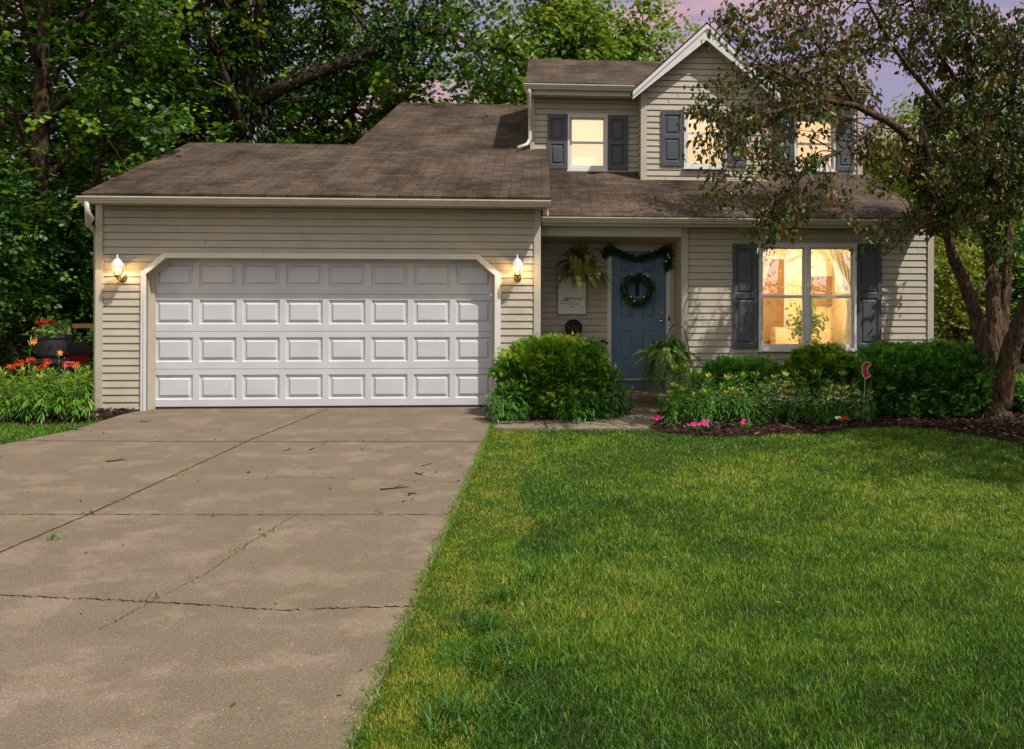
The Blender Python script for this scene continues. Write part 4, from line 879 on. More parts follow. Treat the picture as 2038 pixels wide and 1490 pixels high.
td = tree('maple_tree', at(1120, 30), 'bright green sunlit tree directly behind the upper roof ridge', 'tree', BG, H=11.5, r0=.25, spread=4.2, z_low=.3, n_limb=18, nleaf=13000, lsize=.19, mt='bright', seed=21, sig=.45)
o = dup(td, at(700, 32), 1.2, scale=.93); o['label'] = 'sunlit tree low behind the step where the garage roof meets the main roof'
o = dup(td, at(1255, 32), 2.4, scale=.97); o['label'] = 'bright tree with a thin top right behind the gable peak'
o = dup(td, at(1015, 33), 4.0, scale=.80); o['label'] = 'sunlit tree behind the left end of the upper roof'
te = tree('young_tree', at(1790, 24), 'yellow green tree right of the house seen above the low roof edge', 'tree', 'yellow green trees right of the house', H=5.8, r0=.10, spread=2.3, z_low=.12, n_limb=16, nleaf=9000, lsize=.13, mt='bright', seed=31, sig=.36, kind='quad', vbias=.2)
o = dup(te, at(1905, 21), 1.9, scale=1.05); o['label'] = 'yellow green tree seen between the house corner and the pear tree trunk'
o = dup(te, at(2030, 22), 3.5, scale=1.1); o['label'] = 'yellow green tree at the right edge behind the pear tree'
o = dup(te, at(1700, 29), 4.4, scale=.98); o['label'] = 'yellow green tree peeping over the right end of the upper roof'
sh = tree('understory_shrub', at(1890, 17.6), 'loose shrub with bare arching twigs just right of the house corner', 'shrub', None, H=2.6, r0=.05, spread=1.3, z_low=.1, n_limb=16, nleaf=5500, lsize=.085, mt='yellowgreen', kind='quad', seed=41, sig=.28)
UB = 'dark shrubs under the woodland trees'
us = tree('understory_shrub', at(30, 19), 'dark shrub at the left edge below the maple', 'shrub', UB, H=3.4, r0=.07, spread=1.8, z_low=.06, n_limb=16, nleaf=12000, lsize=.085, seed=42, sig=.34, vbias=-.16)
for px_, Y, rz, sc_, lb in ((120, 21, 2.0, 1.05, 'dark shrub behind the planter left of the garage'), (190, 22.5, 3.3, 1.1, 'dark shrub tight beside the left garage corner'), (-60, 22, 4.6, 1.2, 'dark shrub at the far left edge behind the bed'), (1990, 19, 1.1, .8, 'dark shrub behind the pear tree trunk'), (2075, 18, 2.9, .85, 'dark shrub at the right edge behind the wire fence')):
    o = dup(us, at(px_, Y), rz, scale=sc_); o['label'] = lb
# far wood that closes the view: reads as one mass
n = 60000; xs = RNG.uniform(-42, 34, n); ys = RNG.uniform(38, 48, n); hh = 6.2 + 3.4 * (vnoise(np.stack([xs, ys], 1), .22, 5) - .4) + 3.4 * np.exp(-((xs + 24) / 9) ** 2); zz = hh * RNG.uniform(0, 1, n) ** .8
leaf_w = leaves(np.stack([xs, ys, zz], 1), rdir(n, -.4), rdir(n, 1), RNG.uniform(.25, .55, n), 'quad', .25 + .17 * np.clip((xs + 8) / 12, -1, 1) + .4 * (vnoise(np.stack([xs, zz], 1), .6, 6) - .5) + RNG.normal(0, .2, n))  # leaf colour darkened to the left, imitating the gloom of deep wood
tag(leaf_obj('far_woodland', 'wood_far', None, leaf_w), kind='stuff')

# ---- pear tree in front of the right end of the house
def pxp(q): return P(q[0], q[1], q[2])
pear_base = G(1985, 836); pear_base.z = 0
pear = empty('pear_tree', pear_base, 'multi stemmed pear tree with ridged bark and bronze leaves before the right house end', 'tree'); pear['_w'] = 1
SK = [
 [(1986, 850, 12.62, .36), (1985, 830, 12.62, .29), (1983, 800, 12.62, .245), (1985, 765, 12.64, .235), (1986, 735, 12.65, .22)],
 [(1972, 800, 12.62, .15), (1968, 740, 12.6, .165), (1958, 690, 12.55, .15), (1942, 620, 12.5, .125), (1920, 560, 12.4, .11), (1893, 500, 12.3, .095), (1882, 440, 12.2, .085), (1870, 380, 12.1, .07), (1852, 320, 12, .05), (1835, 250, 12, .03)],
 [(1978, 790, 12.7, .16), (1976, 740, 12.75, .17), (1978, 690, 12.85, .155), (1976, 600, 13, .14), (1972, 500, 13.05, .125), (1962, 400, 13.05, .105), (1945, 300, 13.0, .09), (1930, 200, 12.9, .07), (1925, 80, 12.8, .05), (1918, -60, 12.7, .03)],
 [(1996, 810, 12.55, .17), (2000, 750, 12.52, .19), (2012, 690, 12.4, .175), (2032, 630, 12.2, .14), (2062, 560, 12, .12), (2090, 450, 11.8, .10), (2120, 300, 11.6, .07), (2130, 100, 11.5, .04)],
 [(1990, 720, 12.75, .10), (1999, 640, 12.95, .105), (2004, 540, 13.15, .095), (2010, 400, 13.3, .08), (2020, 250, 13.4, .06), (2002, 80, 13.4, .04)],
 [(1962, 410, 13.05, .08), (1905, 345, 12.6, .08), (1832, 287, 12.1, .07), (1762, 236, 11.7, .058), (1700, 206, 11.4, .045), (1640, 196, 11.1, .035), (1560, 215, 10.8, .025), (1480, 235, 10.6, .015), (1408, 262, 10.5, .006)],
 [(1945, 300, 13, .055), (1885, 225, 12.4, .048), (1805, 130, 12, .038), (1745, 40, 11.7, .028), (1705, -40, 11.6, .015)],
 [(1700, 206, 11.4, .034), (1652, 130, 11.2, .028), (1605, 60, 11, .02), (1560, -25, 10.9, .01)],
 [(1762, 236, 11.7, .034), (1690, 285, 11.5, .028), (1610, 330, 11.2, .02), (1540, 395, 10.9, .012), (1508, 455, 10.8, .005)],
 [(1870, 385, 12.1, .03), (1840, 440, 11.9, .024), (1800, 470, 11.7, .016), (1760, 505, 11.55, .007)],
 [(1640, 196, 11.1, .024), (1562, 150, 10.9, .018), (1486, 112, 10.6, .011), (1428, 50, 10.5, .005)],
 [(1930, 200, 12.9, .04), (1870, 110, 12.4, .03), (1820, 20, 12.1, .02), (1790, -50, 12, .01)],
 [(1960, 385, 12.5, .05), (1990, 300, 12.1, .04), (2010, 200, 11.9, .03), (2030, 90, 11.8, .02)],
 [(2010, 690, 12.4, .05), (2022, 640, 12.3, .045), (2050, 600, 12.2, .04)],
 [(1935, 600, 12.45, .03), (1960, 560, 12.7, .028), (1985, 530, 12.9, .022)],
]
mb = MB(); nodes = []
for k_, br in enumerate(SK):
    pts_ = [pxp(q) for q in br]; rad = [q[3] * (.74 if k_ < 5 else .85) for q in br]
    P2, R2 = [], []
    for a, b, ra, rb in zip(pts_, pts_[1:], rad, rad[1:]):
        for t in (0, .33, .66): P2.append(a.lerp(b, t) + Vector((random.gauss(0, .16), random.gauss(0, .16), random.gauss(0, .1))) * (ra * (.9 if k_ > 4 else .35) if t else 0)); R2.append((ra + (rb - ra) * t) * random.uniform(.95, 1.06))
    P2.append(pts_[-1]); R2.append(rad[-1]); mb.tube(P2, R2, 14 if rad[0] > .09 else 7)
    if k_ > 4 or True: nodes += [(p, r) for p, r in zip(P2, R2) if r < .09]
for (x, y, Y, r) in ((1950, 838, 12.5, .10), (2012, 840, 12.45, .10), (1985, 842, 12.35, .11)):      # root flare
    mb.tube([P(1985, 790, 12.62), P((x + 1985) / 2, 815, (Y + 12.6) / 2), P(x, y + 5, Y)], [.09, r * .6, r * .3], 8)
BL = [(1395, 190, 10.6, 26, 30, .30), (1418, 275, 10.6, 30, 34, .42), (1432, 372, 10.6, 22, 20, .30), (1475, 240, 10.8, 38, 36, .6), (1540, 165, 11, 52, 42, .75), (1452, 35, 10.7, 26, 34, .36), (1520, 80, 11, 50, 42, .70), (1600, 55, 11.2, 55, 46, .85), (1585, 255, 11.2, 50, 30, .4),
      (1560, 335, 11.2, 40, 24, .35), (1680, 100, 11.4, 58, 60, 1.0), (1710, 305, 11.6, 46, 30, .35), (1765, 335, 11.8, 50, 34, .6), (1770, 60, 11.8, 55, 50, .8), (1865, 90, 12, 55, 60, .9), (1640, 395, 11.3, 36, 26, .32), (1555, 430, 11.2, 36, 26, .55), (1520, 468, 11.1, 22, 14, .22), (1840, 330, 12, 46, 46, .85),
      (1920, 300, 12, 55, 66, 1.3), (1990, 220, 12, 55, 76, 1.5), (2035, 350, 11.8, 55, 66, 1.5), (1960, 420, 12, 48, 32, 1.0), (2030, 80, 12, 55, 60, 1.1), (1900, 10, 12, 60, 40, .7), (1880, 395, 11.9, 36, 26, .6), (1845, 440, 11.8, 30, 18, .3), (1745, 470, 11.6, 30, 24, .10), (2040, 470, 11.9, 30, 30, .5), (1710, 195, 11.3, 60, 26, .4), (1960, 110, 12.2, 40, 60, .8), (1880, 210, 12.1, 36, 40, .5), (1500, 300, 10.8, 36, 40, .4), (1560, -70, 12.9, 70, 50, 1.0), (1680, -75, 13.2, 80, 55, 1.4), (1800, -95, 13.2, 80, 60, 1.4), (1700, -180, 12.6, 90, 60, 1.3), (1860, -190, 12.6, 90, 60, 1.3), (1980, -110, 12.6, 80, 60, 1.0), (1640, 140, 11.2, 50, 30, .5)]
NP = np.array([tuple(p) for p, r in nodes]); S_ = []
for (x, y, Y, sx, sy, wgt) in BL:
    c = P(x, y, Y + .45); sc_ = 11.8 / FPX; ex = np.array([sx * sc_, .75, sy * sc_]); m_ = int((1500 if x > 1835 else 700) * wgt); nt_ = max(8, int(26 * wgt)); tips = []
    for q in range(nt_):
        tgt = np.array(tuple(c)) + RNG.normal(0, .75, 3) * ex; j = int(np.argmin(np.linalg.norm(NP - tgt, axis=1) + RNG.uniform(0, .5, len(NP)))); a = Vector(NP[j]); b = Vector(tgt)
        md = a.lerp(b, .5) + Vector((random.gauss(0, .08), random.gauss(0, .08), random.gauss(.05, .08))); L_ = [a, a.lerp(md, .6) + Vector((0, 0, .03)), md, md.lerp(b, .6), b]
        mb.tube(L_, [.009, .008, .006, .004, .002], 4, cap=False); tips += [md.lerp(b, t) for t in (.2, .45, .7, .9, 1)]
    tp = np.array([tuple(v) for v in tips]); sel = RNG.integers(0, len(tp), m_); pos = tp[sel] + RNG.normal(0, .062, (m_, 3)) + RNG.normal(0, .06, (m_, 3)) * ex
    S_.append(leaves(pos - np.array(tuple(pear_base)) * 0, nrm(rdir(m_) * .75 + np.array([0, 0, -.8])), rdir(m_, .3), RNG.uniform(.06, .10, m_), 'ovate', (.47 if x < 1835 else .36) + RNG.uniform(-.12, .12) + RNG.normal(0, .26, m_)))
mb.build('trunk', M['bark'], pear, smooth=True, fix=False)
leaf_obj('crown', 'pear', pear, *S_)
# tree outside the right edge that shades the far lawn, and trees across the street mirrored in the front window
o = dup(tb, (7.3, 8.6, 0), 1.0, scale=.55); o['label'] = 'tree outside the right edge whose shade falls on the lawn'; o['group'] = 'trees around the front yard'
for x, y, src, rz, sc_, lb in ((11.8, -17, tcx, .4, .8, 'tree across the street mirrored in the front window'), (15.2, -20, tcx, 2.2, .85, 'second tree across the street mirrored in the right hand panes')):
    o = dup(src, (x, y, 0), rz, scale=sc_); o['label'] = lb; o['group'] = 'trees around the front yard'

# ================================================================== SHRUBS AND BEDS
def shrub(name, loc, a, b, h, label, mt, n, size, flat=2.6, seed=0, stems=True, kind='sprig', vtop=.35, lump=.12, group=None):
    root = empty(name, loc, label, 'shrub', group); d = rdir(n); d[:, 2] = np.abs(d[:, 2]) * np.where(RNG.uniform(0, 1, n) < .42, -1, 1)
    p = flat; s_ = (np.abs(d[:, 0]) ** p + np.abs(d[:, 1]) ** p + np.abs(d[:, 2]) ** p) ** (-1 / p)
    nc = max(40, n // 16); ci = RNG.integers(0, nc, n); d0 = d; d = d0[:nc][ci]; s_ = s_[:nc][ci]
    lm = 1 + lump * 2 * (vnoise(np.stack([np.arctan2(d[:, 1], d[:, 0]) * 1.6 + 9, d[:, 2] * 2 + 5], 1), 1.6, seed) - .5) + .20 * (vnoise(np.stack([np.arctan2(d[:, 1], d[:, 0]) + 9, d[:, 2] + 5], 1), 8, seed + 1) - .5)
    r = s_ * lm * np.clip(1 - np.abs(RNG.normal(0, .16, nc)), .3, 1.03)[ci]; pos = d * r[:, None] * np.array([a, b, h * .5]); pos[:, 2] += h * .53; off = RNG.normal(0, size * .62, (n, 3)); pos += off; pos[:, 2] = np.maximum(pos[:, 2], .04)
    dr = nrm(d * np.array([1 / a, 1 / b, 2 / h]) * .7 + .5 * rdir(n) + np.array([0, 0, .35])); nn = nrm(d * .5 + np.array([0, -.2, .8]) + .6 * rdir(n))
    v = .33 + vtop * np.clip(d[:, 2], -.4, 1) * .5 + .75 * (vnoise(np.stack([pos[:, 0] + .7 * pos[:, 1], pos[:, 2]], 1) + 20, 8.5, seed + 2) - .5) + RNG.normal(0, .12, n) + RNG.normal(0, .13, nc)[ci] + .22 * np.clip((off * d).sum(1) / size, -1.2, 1.2)  # tops paler as if sunlit, put into leaf colour; outer tips paler as new growth
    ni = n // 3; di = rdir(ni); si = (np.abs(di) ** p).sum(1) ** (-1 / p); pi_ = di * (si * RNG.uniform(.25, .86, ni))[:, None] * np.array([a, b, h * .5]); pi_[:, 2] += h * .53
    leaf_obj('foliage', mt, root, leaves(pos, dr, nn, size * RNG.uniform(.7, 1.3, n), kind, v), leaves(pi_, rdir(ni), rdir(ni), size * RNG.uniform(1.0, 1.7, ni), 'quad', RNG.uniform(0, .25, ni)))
    mb = MB()
    for i in range(9):
        az = i * 2.4; mb.tube([(0.05 * math.cos(az), .05 * math.sin(az), -.05), (a * .3 * math.cos(az), b * .3 * math.sin(az), h * .4), (a * .6 * math.cos(az), b * .6 * math.sin(az), h * .75)], [.018, .013, .006], 5)
    mb.build('stem', M['bark_dark'], root, smooth=True, fix=False); return root
def atz(x, Y): p = P(x, 568, Y); return (p.x, Y, 0)
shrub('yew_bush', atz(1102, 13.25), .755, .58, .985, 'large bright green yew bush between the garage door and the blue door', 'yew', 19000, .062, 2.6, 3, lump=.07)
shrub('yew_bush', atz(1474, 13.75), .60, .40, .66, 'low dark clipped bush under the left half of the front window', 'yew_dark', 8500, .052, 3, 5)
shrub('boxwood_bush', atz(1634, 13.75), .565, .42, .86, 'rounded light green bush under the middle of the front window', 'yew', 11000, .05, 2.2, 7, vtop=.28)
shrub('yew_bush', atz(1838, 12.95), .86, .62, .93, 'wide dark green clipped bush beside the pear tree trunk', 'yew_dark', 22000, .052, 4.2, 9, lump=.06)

def lily(name, h, n, seed, mt='lily', buds=0, petal=None):
    root = empty(name, (0, 0, 0), None, 'plant'); mb = MB(); bx, by = random.uniform(-.05, .05), random.uniform(-.05, .05)
    mb.tube([(0, 0, -.02), (bx * .3, by * .3, h * .5), (bx, by, h * .97)], [.007, .006, .004], 5); mb.build('stem', M['stem'], root, fix=False)
    t = RNG.uniform(.10, 1, n) ** .8; th = np.arange(n) * 2.39996; p = np.stack([bx * t ** 2, by * t ** 2, h * t], 1)
    el = -.55 + 1.65 * t ** 3 + RNG.normal(0, .15, n); d = np.stack([np.cos(th) * np.cos(el), np.sin(th) * np.cos(el), np.sin(el)], 1); nn = np.stack([-np.cos(th) * np.sin(el), -np.sin(th) * np.sin(el), np.cos(el)], 1)
    leaf_obj('foliage', mt, root, leaves(p, d, nn + .25 * rdir(n), (.125 + .06 * np.sin(t * 2.6)) * RNG.uniform(.8, 1.2, n) * (1.12 - .35 * t), 'lance', .25 + .45 * t ** 2 + RNG.normal(0, .14, n)))
    if buds:
        for k in range(buds):
            az = k * 2.2; mb = MB(); o_ = Vector((bx, by, h * .98)); d_ = Vector((math.cos(az) * .8, math.sin(az) * .8, 1)).normalized()
            if petal is None:
                mb.tube([o_, o_ + d_ * .02, o_ + d_ * .045, o_ + d_ * .065, o_ + d_ * .078], [.003, .010, .012, .008, .002], 6); mb.build('bud', M['yellow'], root, smooth=True)
            else:
                ax = Vector((math.cos(az) * .8, -.55, random.uniform(-.2, .5))).normalized(); u_ = ax.orthogonal().normalized(); v_ = ax.cross(u_); c_ = o_ + d_ * .05
                for i in range(6):
                    a_ = i * math.pi / 3 + k; q_ = u_ * math.cos(a_) + v_ * math.sin(a_); e_ = q_ * .8 + ax * .6; s_ = ax.cross(q_) * .020
                    mb.quad(c_, c_ + e_ * .038 + s_ * .9, c_ + q_ * .062 + ax * .02, c_ + e_ * .038 - s_ * .9)
                mb.tube([o_, c_], [.003, .003], 5); mb.build('flower', M[petal], root, fix=False)
    return root
def scatter(protos, spots, label, group):
    used = set()
    for (x, Y, sc_, k) in spots:
        src = protos[k % len(protos)]; loc = atz(x, Y)
        if k % len(protos) in used: o = dup(src, loc, random.uniform(0, 6), scale=sc_)
        else: used.add(k % len(protos)); o = src; o.location = loc; o.rotation_euler = (0, 0, random.uniform(0, 6)); o.scale = (sc_,) * 3
        o['label'] = label[1] if any(c.name.startswith(('bud', 'flower')) for c in o.children) and len(label) > 1 else label[0]; o['group'] = group
def mk(n_, hs, mt, buds=(), petal=None): return [lily('lily_plant', hs + random.uniform(-.05, .05), 105, i, mt, buds[i] if i < len(buds) else 0, petal) for i in range(n_)]
pr = mk(6, .55, 'lily', (3, 0, 2, 0, 0, 3))
sp = []
for i in range(62):
    u = i / 61; x = 1335 + u * 395 + random.uniform(-8, 8); row = i % 3; Y = (12.15, 12.55, 12.95)[row] + random.uniform(-.12, .12)
    sp.append((x, Y + .25 * max(0, u - .6), random.uniform(.78, 1.0) * (1.05 if row == 2 else .85), i * 5 + 2 * (i // 3)))
sp += [(1326, 12.05, .62, 0), (1342, 11.95, .5, 1), (1318, 12.2, .6, 4), (1345, 12.35, .9, 5), (1350, 12.9, 1.15, 2), (1362, 13.0, 1.2, 3)]
scatter(pr, sp, ('leafy green lily stem without buds in the bed right of the path', 'leafy lily stem topped by yellow buds in the bed right of the path'), 'lilies in the bed right of the path')
pr2 = mk(4, .50, 'lily')
sp2 = [(972, 12.75, .62, 0), (985, 12.55, .74, 1), (1002, 12.6, .85, 2), (1020, 12.65, .88, 3), (1038, 12.75, .8, 1), (992, 12.35, .6, 2), (1015, 12.35, .5, 0), (1042, 12.4, .45, 3)]
scatter(pr2, sp2, ('green lily stem at the right foot of the garage door',), 'lilies at the foot of the garage door')
pr3 = mk(4, .50, 'lily')
sp3 = [(1112, 12.7, .75, 0), (1130, 12.75, .95, 1), (1145, 12.55, .75, 2), (1162, 12.5, .72, 3), (1172, 12.8, .95, 0), (1190, 12.9, 1.0, 2), (1205, 13.0, 1.12, 1), (1218, 13.1, 1.2, 3), (1232, 13.2, 1.1, 0), (1222, 12.9, .9, 2), (1240, 13.1, .7, 1), (1254, 13.2, .66, 3), (1180, 12.55, .7, 1), (1205, 12.7, .75, 0), (1120, 12.45, .5, 2), (1150, 12.35, .6, 1)]
scatter(pr3, sp3, ('green lily stem in front of the large bush beside the path',), 'lilies between the large bush and the path')
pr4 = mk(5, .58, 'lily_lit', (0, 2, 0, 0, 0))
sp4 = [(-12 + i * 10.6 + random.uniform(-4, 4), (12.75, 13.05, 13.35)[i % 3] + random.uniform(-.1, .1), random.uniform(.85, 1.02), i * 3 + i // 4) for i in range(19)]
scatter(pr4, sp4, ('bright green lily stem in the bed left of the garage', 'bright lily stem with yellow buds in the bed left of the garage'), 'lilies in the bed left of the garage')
pr5 = [lily('red_lily', .78 + .04 * i, 40, 50 + i, 'lily', 3, 'red') for i in range(3)]
scatter(pr5, [(28, 13.6, .80, 0), (42, 13.7, .83, 1), (62, 13.75, .82, 2), (82, 13.6, .78, 0), (94, 13.75, .84, 1), (86, 13.5, .74, 2), (131, 13.7, .80, 1), (143, 13.75, .83, 0)], ('tall lily with open red flowers behind the bright green lilies',) * 2, 'red lilies left of the garage')
o = lily('orange_lily', .96, 30, 60, 'lily', 1, 'orange'); o.location = atz(56, 14.0); o['label'] = 'lone tall orange lily left of the dark planter bowl'
o = dup(o, atz(117, 13.7), 2.0, scale=.84); o['label'] = 'orange lily in front of the planter stand'

# pink bedding flowers
def bedding(loc, label, col, nf):
    root = empty('bedding_flower', loc, label, 'flower', 'bedding flowers along the mulch edge'); n = 40
    th = RNG.uniform(0, 6.28, n); r = RNG.uniform(.01, .07, n); p = np.stack([r * np.cos(th), r * np.sin(th), RNG.uniform(.02, .08, n)], 1)
    leaf_obj('foliage', 'lily', root, leaves(p, nrm(np.stack([np.cos(th), np.sin(th), .3 + 0 * th], 1)), rdir(n, 2), RNG.uniform(.03, .05, n), 'ovate', RNG.uniform(.2, .8, n)))
    for k in range(nf):
        c = Vector((random.uniform(-.05, .05), random.uniform(-.06, .0), .09 + random.uniform(0, .03))); mb = MB()
        for i in range(5):
            a = i * 1.2566 + k; e = Vector((math.cos(a), math.sin(a) * .5 - .3, math.sin(a) * .8)); s_ = Vector((-math.sin(a), 0, math.cos(a))) * .018; mb.quad(c, c + e * .016 + s_ * .8, c + e * .028, c + e * .016 - s_ * .8)
        mb.build('flower', M[col], root, fix=False)
for (x, y, lb, col, nf) in ((1308, 846, 'magenta bedding flower at the end of the path', 'pink', 5), (1386, 858, 'lower magenta bedding flower of a close pair', 'pink', 4), (1402, 855, 'upper magenta bedding flower of a close pair', 'pink', 4), (1486, 853, 'magenta bedding flower in the middle of the mulch edge', 'pink', 3), (1668, 842, 'small pale pink bedding flower beside a red one', 'white_petal', 2), (1682, 842, 'small red bedding flower beside a pale one', 'red', 3), (1707, 835, 'largest bright pink bedding flower in front of the wide dark bush', 'pink', 6)):
    p = G(x, y); bedding((p.x, p.y, 0), lb, col, nf)
# small plants right of the pear tree
for x, Y, sc_, lb in ((2012, 13.4, .8, 'leafy plant right of the pear tree trunk'), (2030, 13.0, .7, 'leafy plant at the right edge below the wire fence')):
    o = shrub('garden_plant', atz(x, Y), .22, .22, .42 * sc_ + .1, lb, 'lily', 420, .10, 2, 13, kind='ovate'); o['category'] = 'plant'

# ================================================================== SMALLER THINGS
def lantern(x, y, label):
    p = P(x, y, YG - .02); root = empty('wall_lantern', p, label, 'lantern', 'brass lanterns on the garage front')
    mb = MB(); prof = [(0, -.045), (.02, -.042), (.032, -.026), (.040, -.012), (.055, -.006), (.060, .0)]
    n0 = len(mb.v); k = 18
    for r, d in prof:
        for j in range(k): a = 2 * math.pi * j / k; mb.v.append((r * math.cos(a), d, r * 1.42 * math.sin(a)))
    for i in range(len(prof) - 1):
        for j in range(k): q = n0 + i * k; mb.f.append((q + j, q + (j + 1) % k, q + k + (j + 1) % k, q + k + j))
    mb.build('wall_plate', M['brass'], root, smooth=True)
    mb = MB(); yl = -.17; mb.tube([(0, -.03, .0), (0, -.075, -.045), (0, -.13, -.05), (0, yl, -.02), (0, yl, .02)], [.011, .010, .010, .011, .012], 8); mb.tube([(0, -.10, -.055), (0, -.15, -.10), (0, -.165, -.065)], [.006, .005, .003], 6); mb.build('arm', M['brass'], root, smooth=True)
    mb = MB(); mb.lathe([(0, -.035), (.012, -.03), (.008, -.015), (.030, .0), (.046, .015), (.050, .03), (.044, .038), (0, .038)], 12, (0, yl, 0)); mb.build('base_cup', M['brass'], root, smooth=True)
    mb = MB(); mb.lathe([(.042, .038), (.050, .08), (.060, .125), (.066, .155)], 12, (0, yl, 0)); gl = mb.build('glass', M['lampglass'], root, smooth=True, fix=False)
    mb = MB()
    for j in range(6):
        a = j * math.pi / 3; c, s_ = math.cos(a), math.sin(a); mb.tube([(.045 * c, yl + .045 * s_, .036), (.068 * c, yl + .068 * s_, .157)], .0035, 5)
    mb.build('cage', M['brass'], root)
    mb = MB(); mb.lathe([(.098, .150), (.100, .157), (.085, .170), (.072, .200), (.050, .235), (.022, .258), (.010, .262), (.016, .275), (.012, .29), (.005, .315), (0, .322)], 16, (0, yl, 0)); mb.build('cap', M['white'], root, smooth=True)
    mb = MB(); mb.lathe([(0, .05), (.014, .052), (.014, .075), (.026, .095), (.028, .115), (.016, .135), (0, .14)], 10, (0, yl, 0)); mb.build('bulb', M['bulb'], root, smooth=True)
    l_ = bpy.data.lights.new('lantern_lamp', 'POINT'); l_.energy = 19; l_.color = (1, .62, .25); l_.shadow_soft_size = .03
    lo = bpy.data.objects.new('lantern_lamp', l_); COL.objects.link(lo); lo.location = Vector(p) + Vector((0, yl - .02, .09))
lantern(244, 557, 'lit brass wall lantern left of the garage door'); lantern(1030, 551, 'lit brass wall lantern between the garage door and the porch')

# framed sign on the porch wall
sx0, sx1, sz0, sz1 = rect(1111, 549, 1166, 625, YD - .04); sg = empty('wall_sign', ((sx0 + sx1) / 2, YD - .02, (sz0 + sz1) / 2), 'white framed wall sign with black script reading gathered, behind the hanging fern', 'sign')
hw, hh = (sx1 - sx0) / 2, (sz1 - sz0) / 2
mb = MB(); mb.box(-hw, hw, -.030, -.004, -hh, hh); mb.build('board', M['sign'], sg)
mb = MB(); ring(mb, -hw - .014, hw + .014, -hh - .014, hh + .014, .014, -.042, -.002); mb.build('frame', M['wood'], sg)
def text(body, size, x, z, shear=0, parent=sg, y=-.0325, sc=(1, 1)):
    cu = bpy.data.curves.new('lettering', 'FONT'); cu.body = body; cu.size = size; cu.align_x = 'CENTER'; cu.shear = shear; cu.extrude = .0008
    o = bpy.data.objects.new('lettering', cu); COL.objects.link(o); dg = bpy.context.evaluated_depsgraph_get(); me = bpy.data.meshes.new_from_object(o.evaluated_get(dg)); bpy.data.objects.remove(o)
    o = bpy.data.objects.new('lettering', me); COL.objects.link(o); me.materials.clear(); me.materials.append(M['ink']); o.parent = parent; o.location = (x, y, z); o.rotation_euler = (R(90), 0, 0); o.scale = (sc[0], sc[1], 1); return o
zs = lambda yy: -hh + (999 - yy) / (999 - 515) * 2 * hh
text('gathered', .088, .012, zs(822), .35); text('AROUND OUR', .032, .02, zs(882)); text('TABLE', .032, .0, zs(918))
mb = MB(); xs_ = lambda xx: -hw + (xx - 205) / (552 - 205) * 2 * hw
mb.tube([(xs_(x), -.033, zs(y)) for x, y in ((330, 800), (318, 840), (285, 866), (240, 868), (228, 848), (250, 832), (300, 830), (350, 838), (400, 846))], [.0035] * 9, 5); mb.build('lettering', M['ink'], sg)

# ferns
def fronds(n, L0, rise, drop, leafl, up=.5, seed=0, nl=20):
    rg = np.random.default_rng(seed); P_, D_, N_, S_, V_ = [], [], [], [], []
    for i in range(n):
        az = rg.uniform(0, 6.28); L_ = L0 * rg.uniform(.5, 1.15); el = rg.uniform(.0, 1.25); rs = rise * rg.uniform(.3, 1.2) * (.4 + el); dp = drop * rg.uniform(.15, 1.45); s = np.linspace(.04, 1, nl)
        rad = L_ * (s ** .85) * (1 - .35 * el); z = rs * np.sin(np.minimum(s * 2.2, np.pi)) - dp * s ** 2.0
        sw = .12 * L_ * np.sin(s * 2.5) * rg.normal(); c, sn = math.cos(az), math.sin(az)
        p = np.stack([c * rad - sn * sw, sn * rad + c * sw, z], 1); t = nrm(np.gradient(p, axis=0)); side = nrm(np.cross(t, np.array([[0, 0, 1.]]) + .01)); v = rg.uniform(0, 1) * .55 + .1
        ll = leafl * (np.sin(np.pi * np.clip(s * .93 + .05, 0, 1)) ** .6) * rg.uniform(.8, 1.2)
        for sg_ in (-1, 1): P_.append(p); D_.append(side * sg_ + .35 * t + np.array([0, 0, -.18])); N_.append(nrm(np.cross(side, t)) + .2 * rg.normal(size=p.shape)); S_.append(ll); V_.append(np.full(nl, v) + .35 * s + rg.normal(0, .08, nl))
    return leaves(np.concatenate(P_), np.concatenate(D_), np.concatenate(N_), np.concatenate(S_), 'lance2', np.concatenate(V_))
_old = leaf_tpl
def leaf_tpl(kind):
    if kind == 'lance2': return np.array([(0, 0, 0), (.35, .15, .02), (1, 0, -.1), (.35, -.15, .02)], np.float32), np.array([(0, 1, 2), (0, 2, 3)], np.int32)
    return _old(kind)
hy = YR + .32; hp = P(1157, 548, hy); hf = empty('hanging_fern', (hp.x, hy, ZC), 'fern in a dark hanging basket under the porch ceiling', 'fern'); dz = hp.z - ZC
mb = MB(); mb.lathe([(0, -.10), (.07, -.10), (.10, -.05), (.125, .05), (.130, .055), (.120, .05), (.11, .02), (0, .02)], 14, (0, 0, dz)); mb.build('basket', M['pot'], hf, smooth=True)
mb = MB()
for j in range(3): a = j * 2.094; mb.tube([(.12 * math.cos(a), .12 * math.sin(a), dz + .05), (0, 0, -.03)], .003, 5)
mb.tube([(0, 0, -.035), (0, 0, .0)], .005, 6); mb.build('hanger', M['dark'], hf)
f = fronds(110, .58, .24, .34, .075, seed=3, nl=26); f[0][:, 2] += dz + .05; leaf_obj('fronds', 'fern_dry', hf, f)
n = 500; th = RNG.uniform(0, 6.28, n); zz = RNG.uniform(dz + .08, -.03, n); pp = np.stack([RNG.normal(0, .075, n) , RNG.normal(0, .06, n), zz], 1); leaf_obj('upper_fronds', 'ivy', hf, leaves(pp, rdir(n, -.5), rdir(n, .5), RNG.uniform(.03, .06, n), 'ovate', RNG.uniform(0, 1, n)))
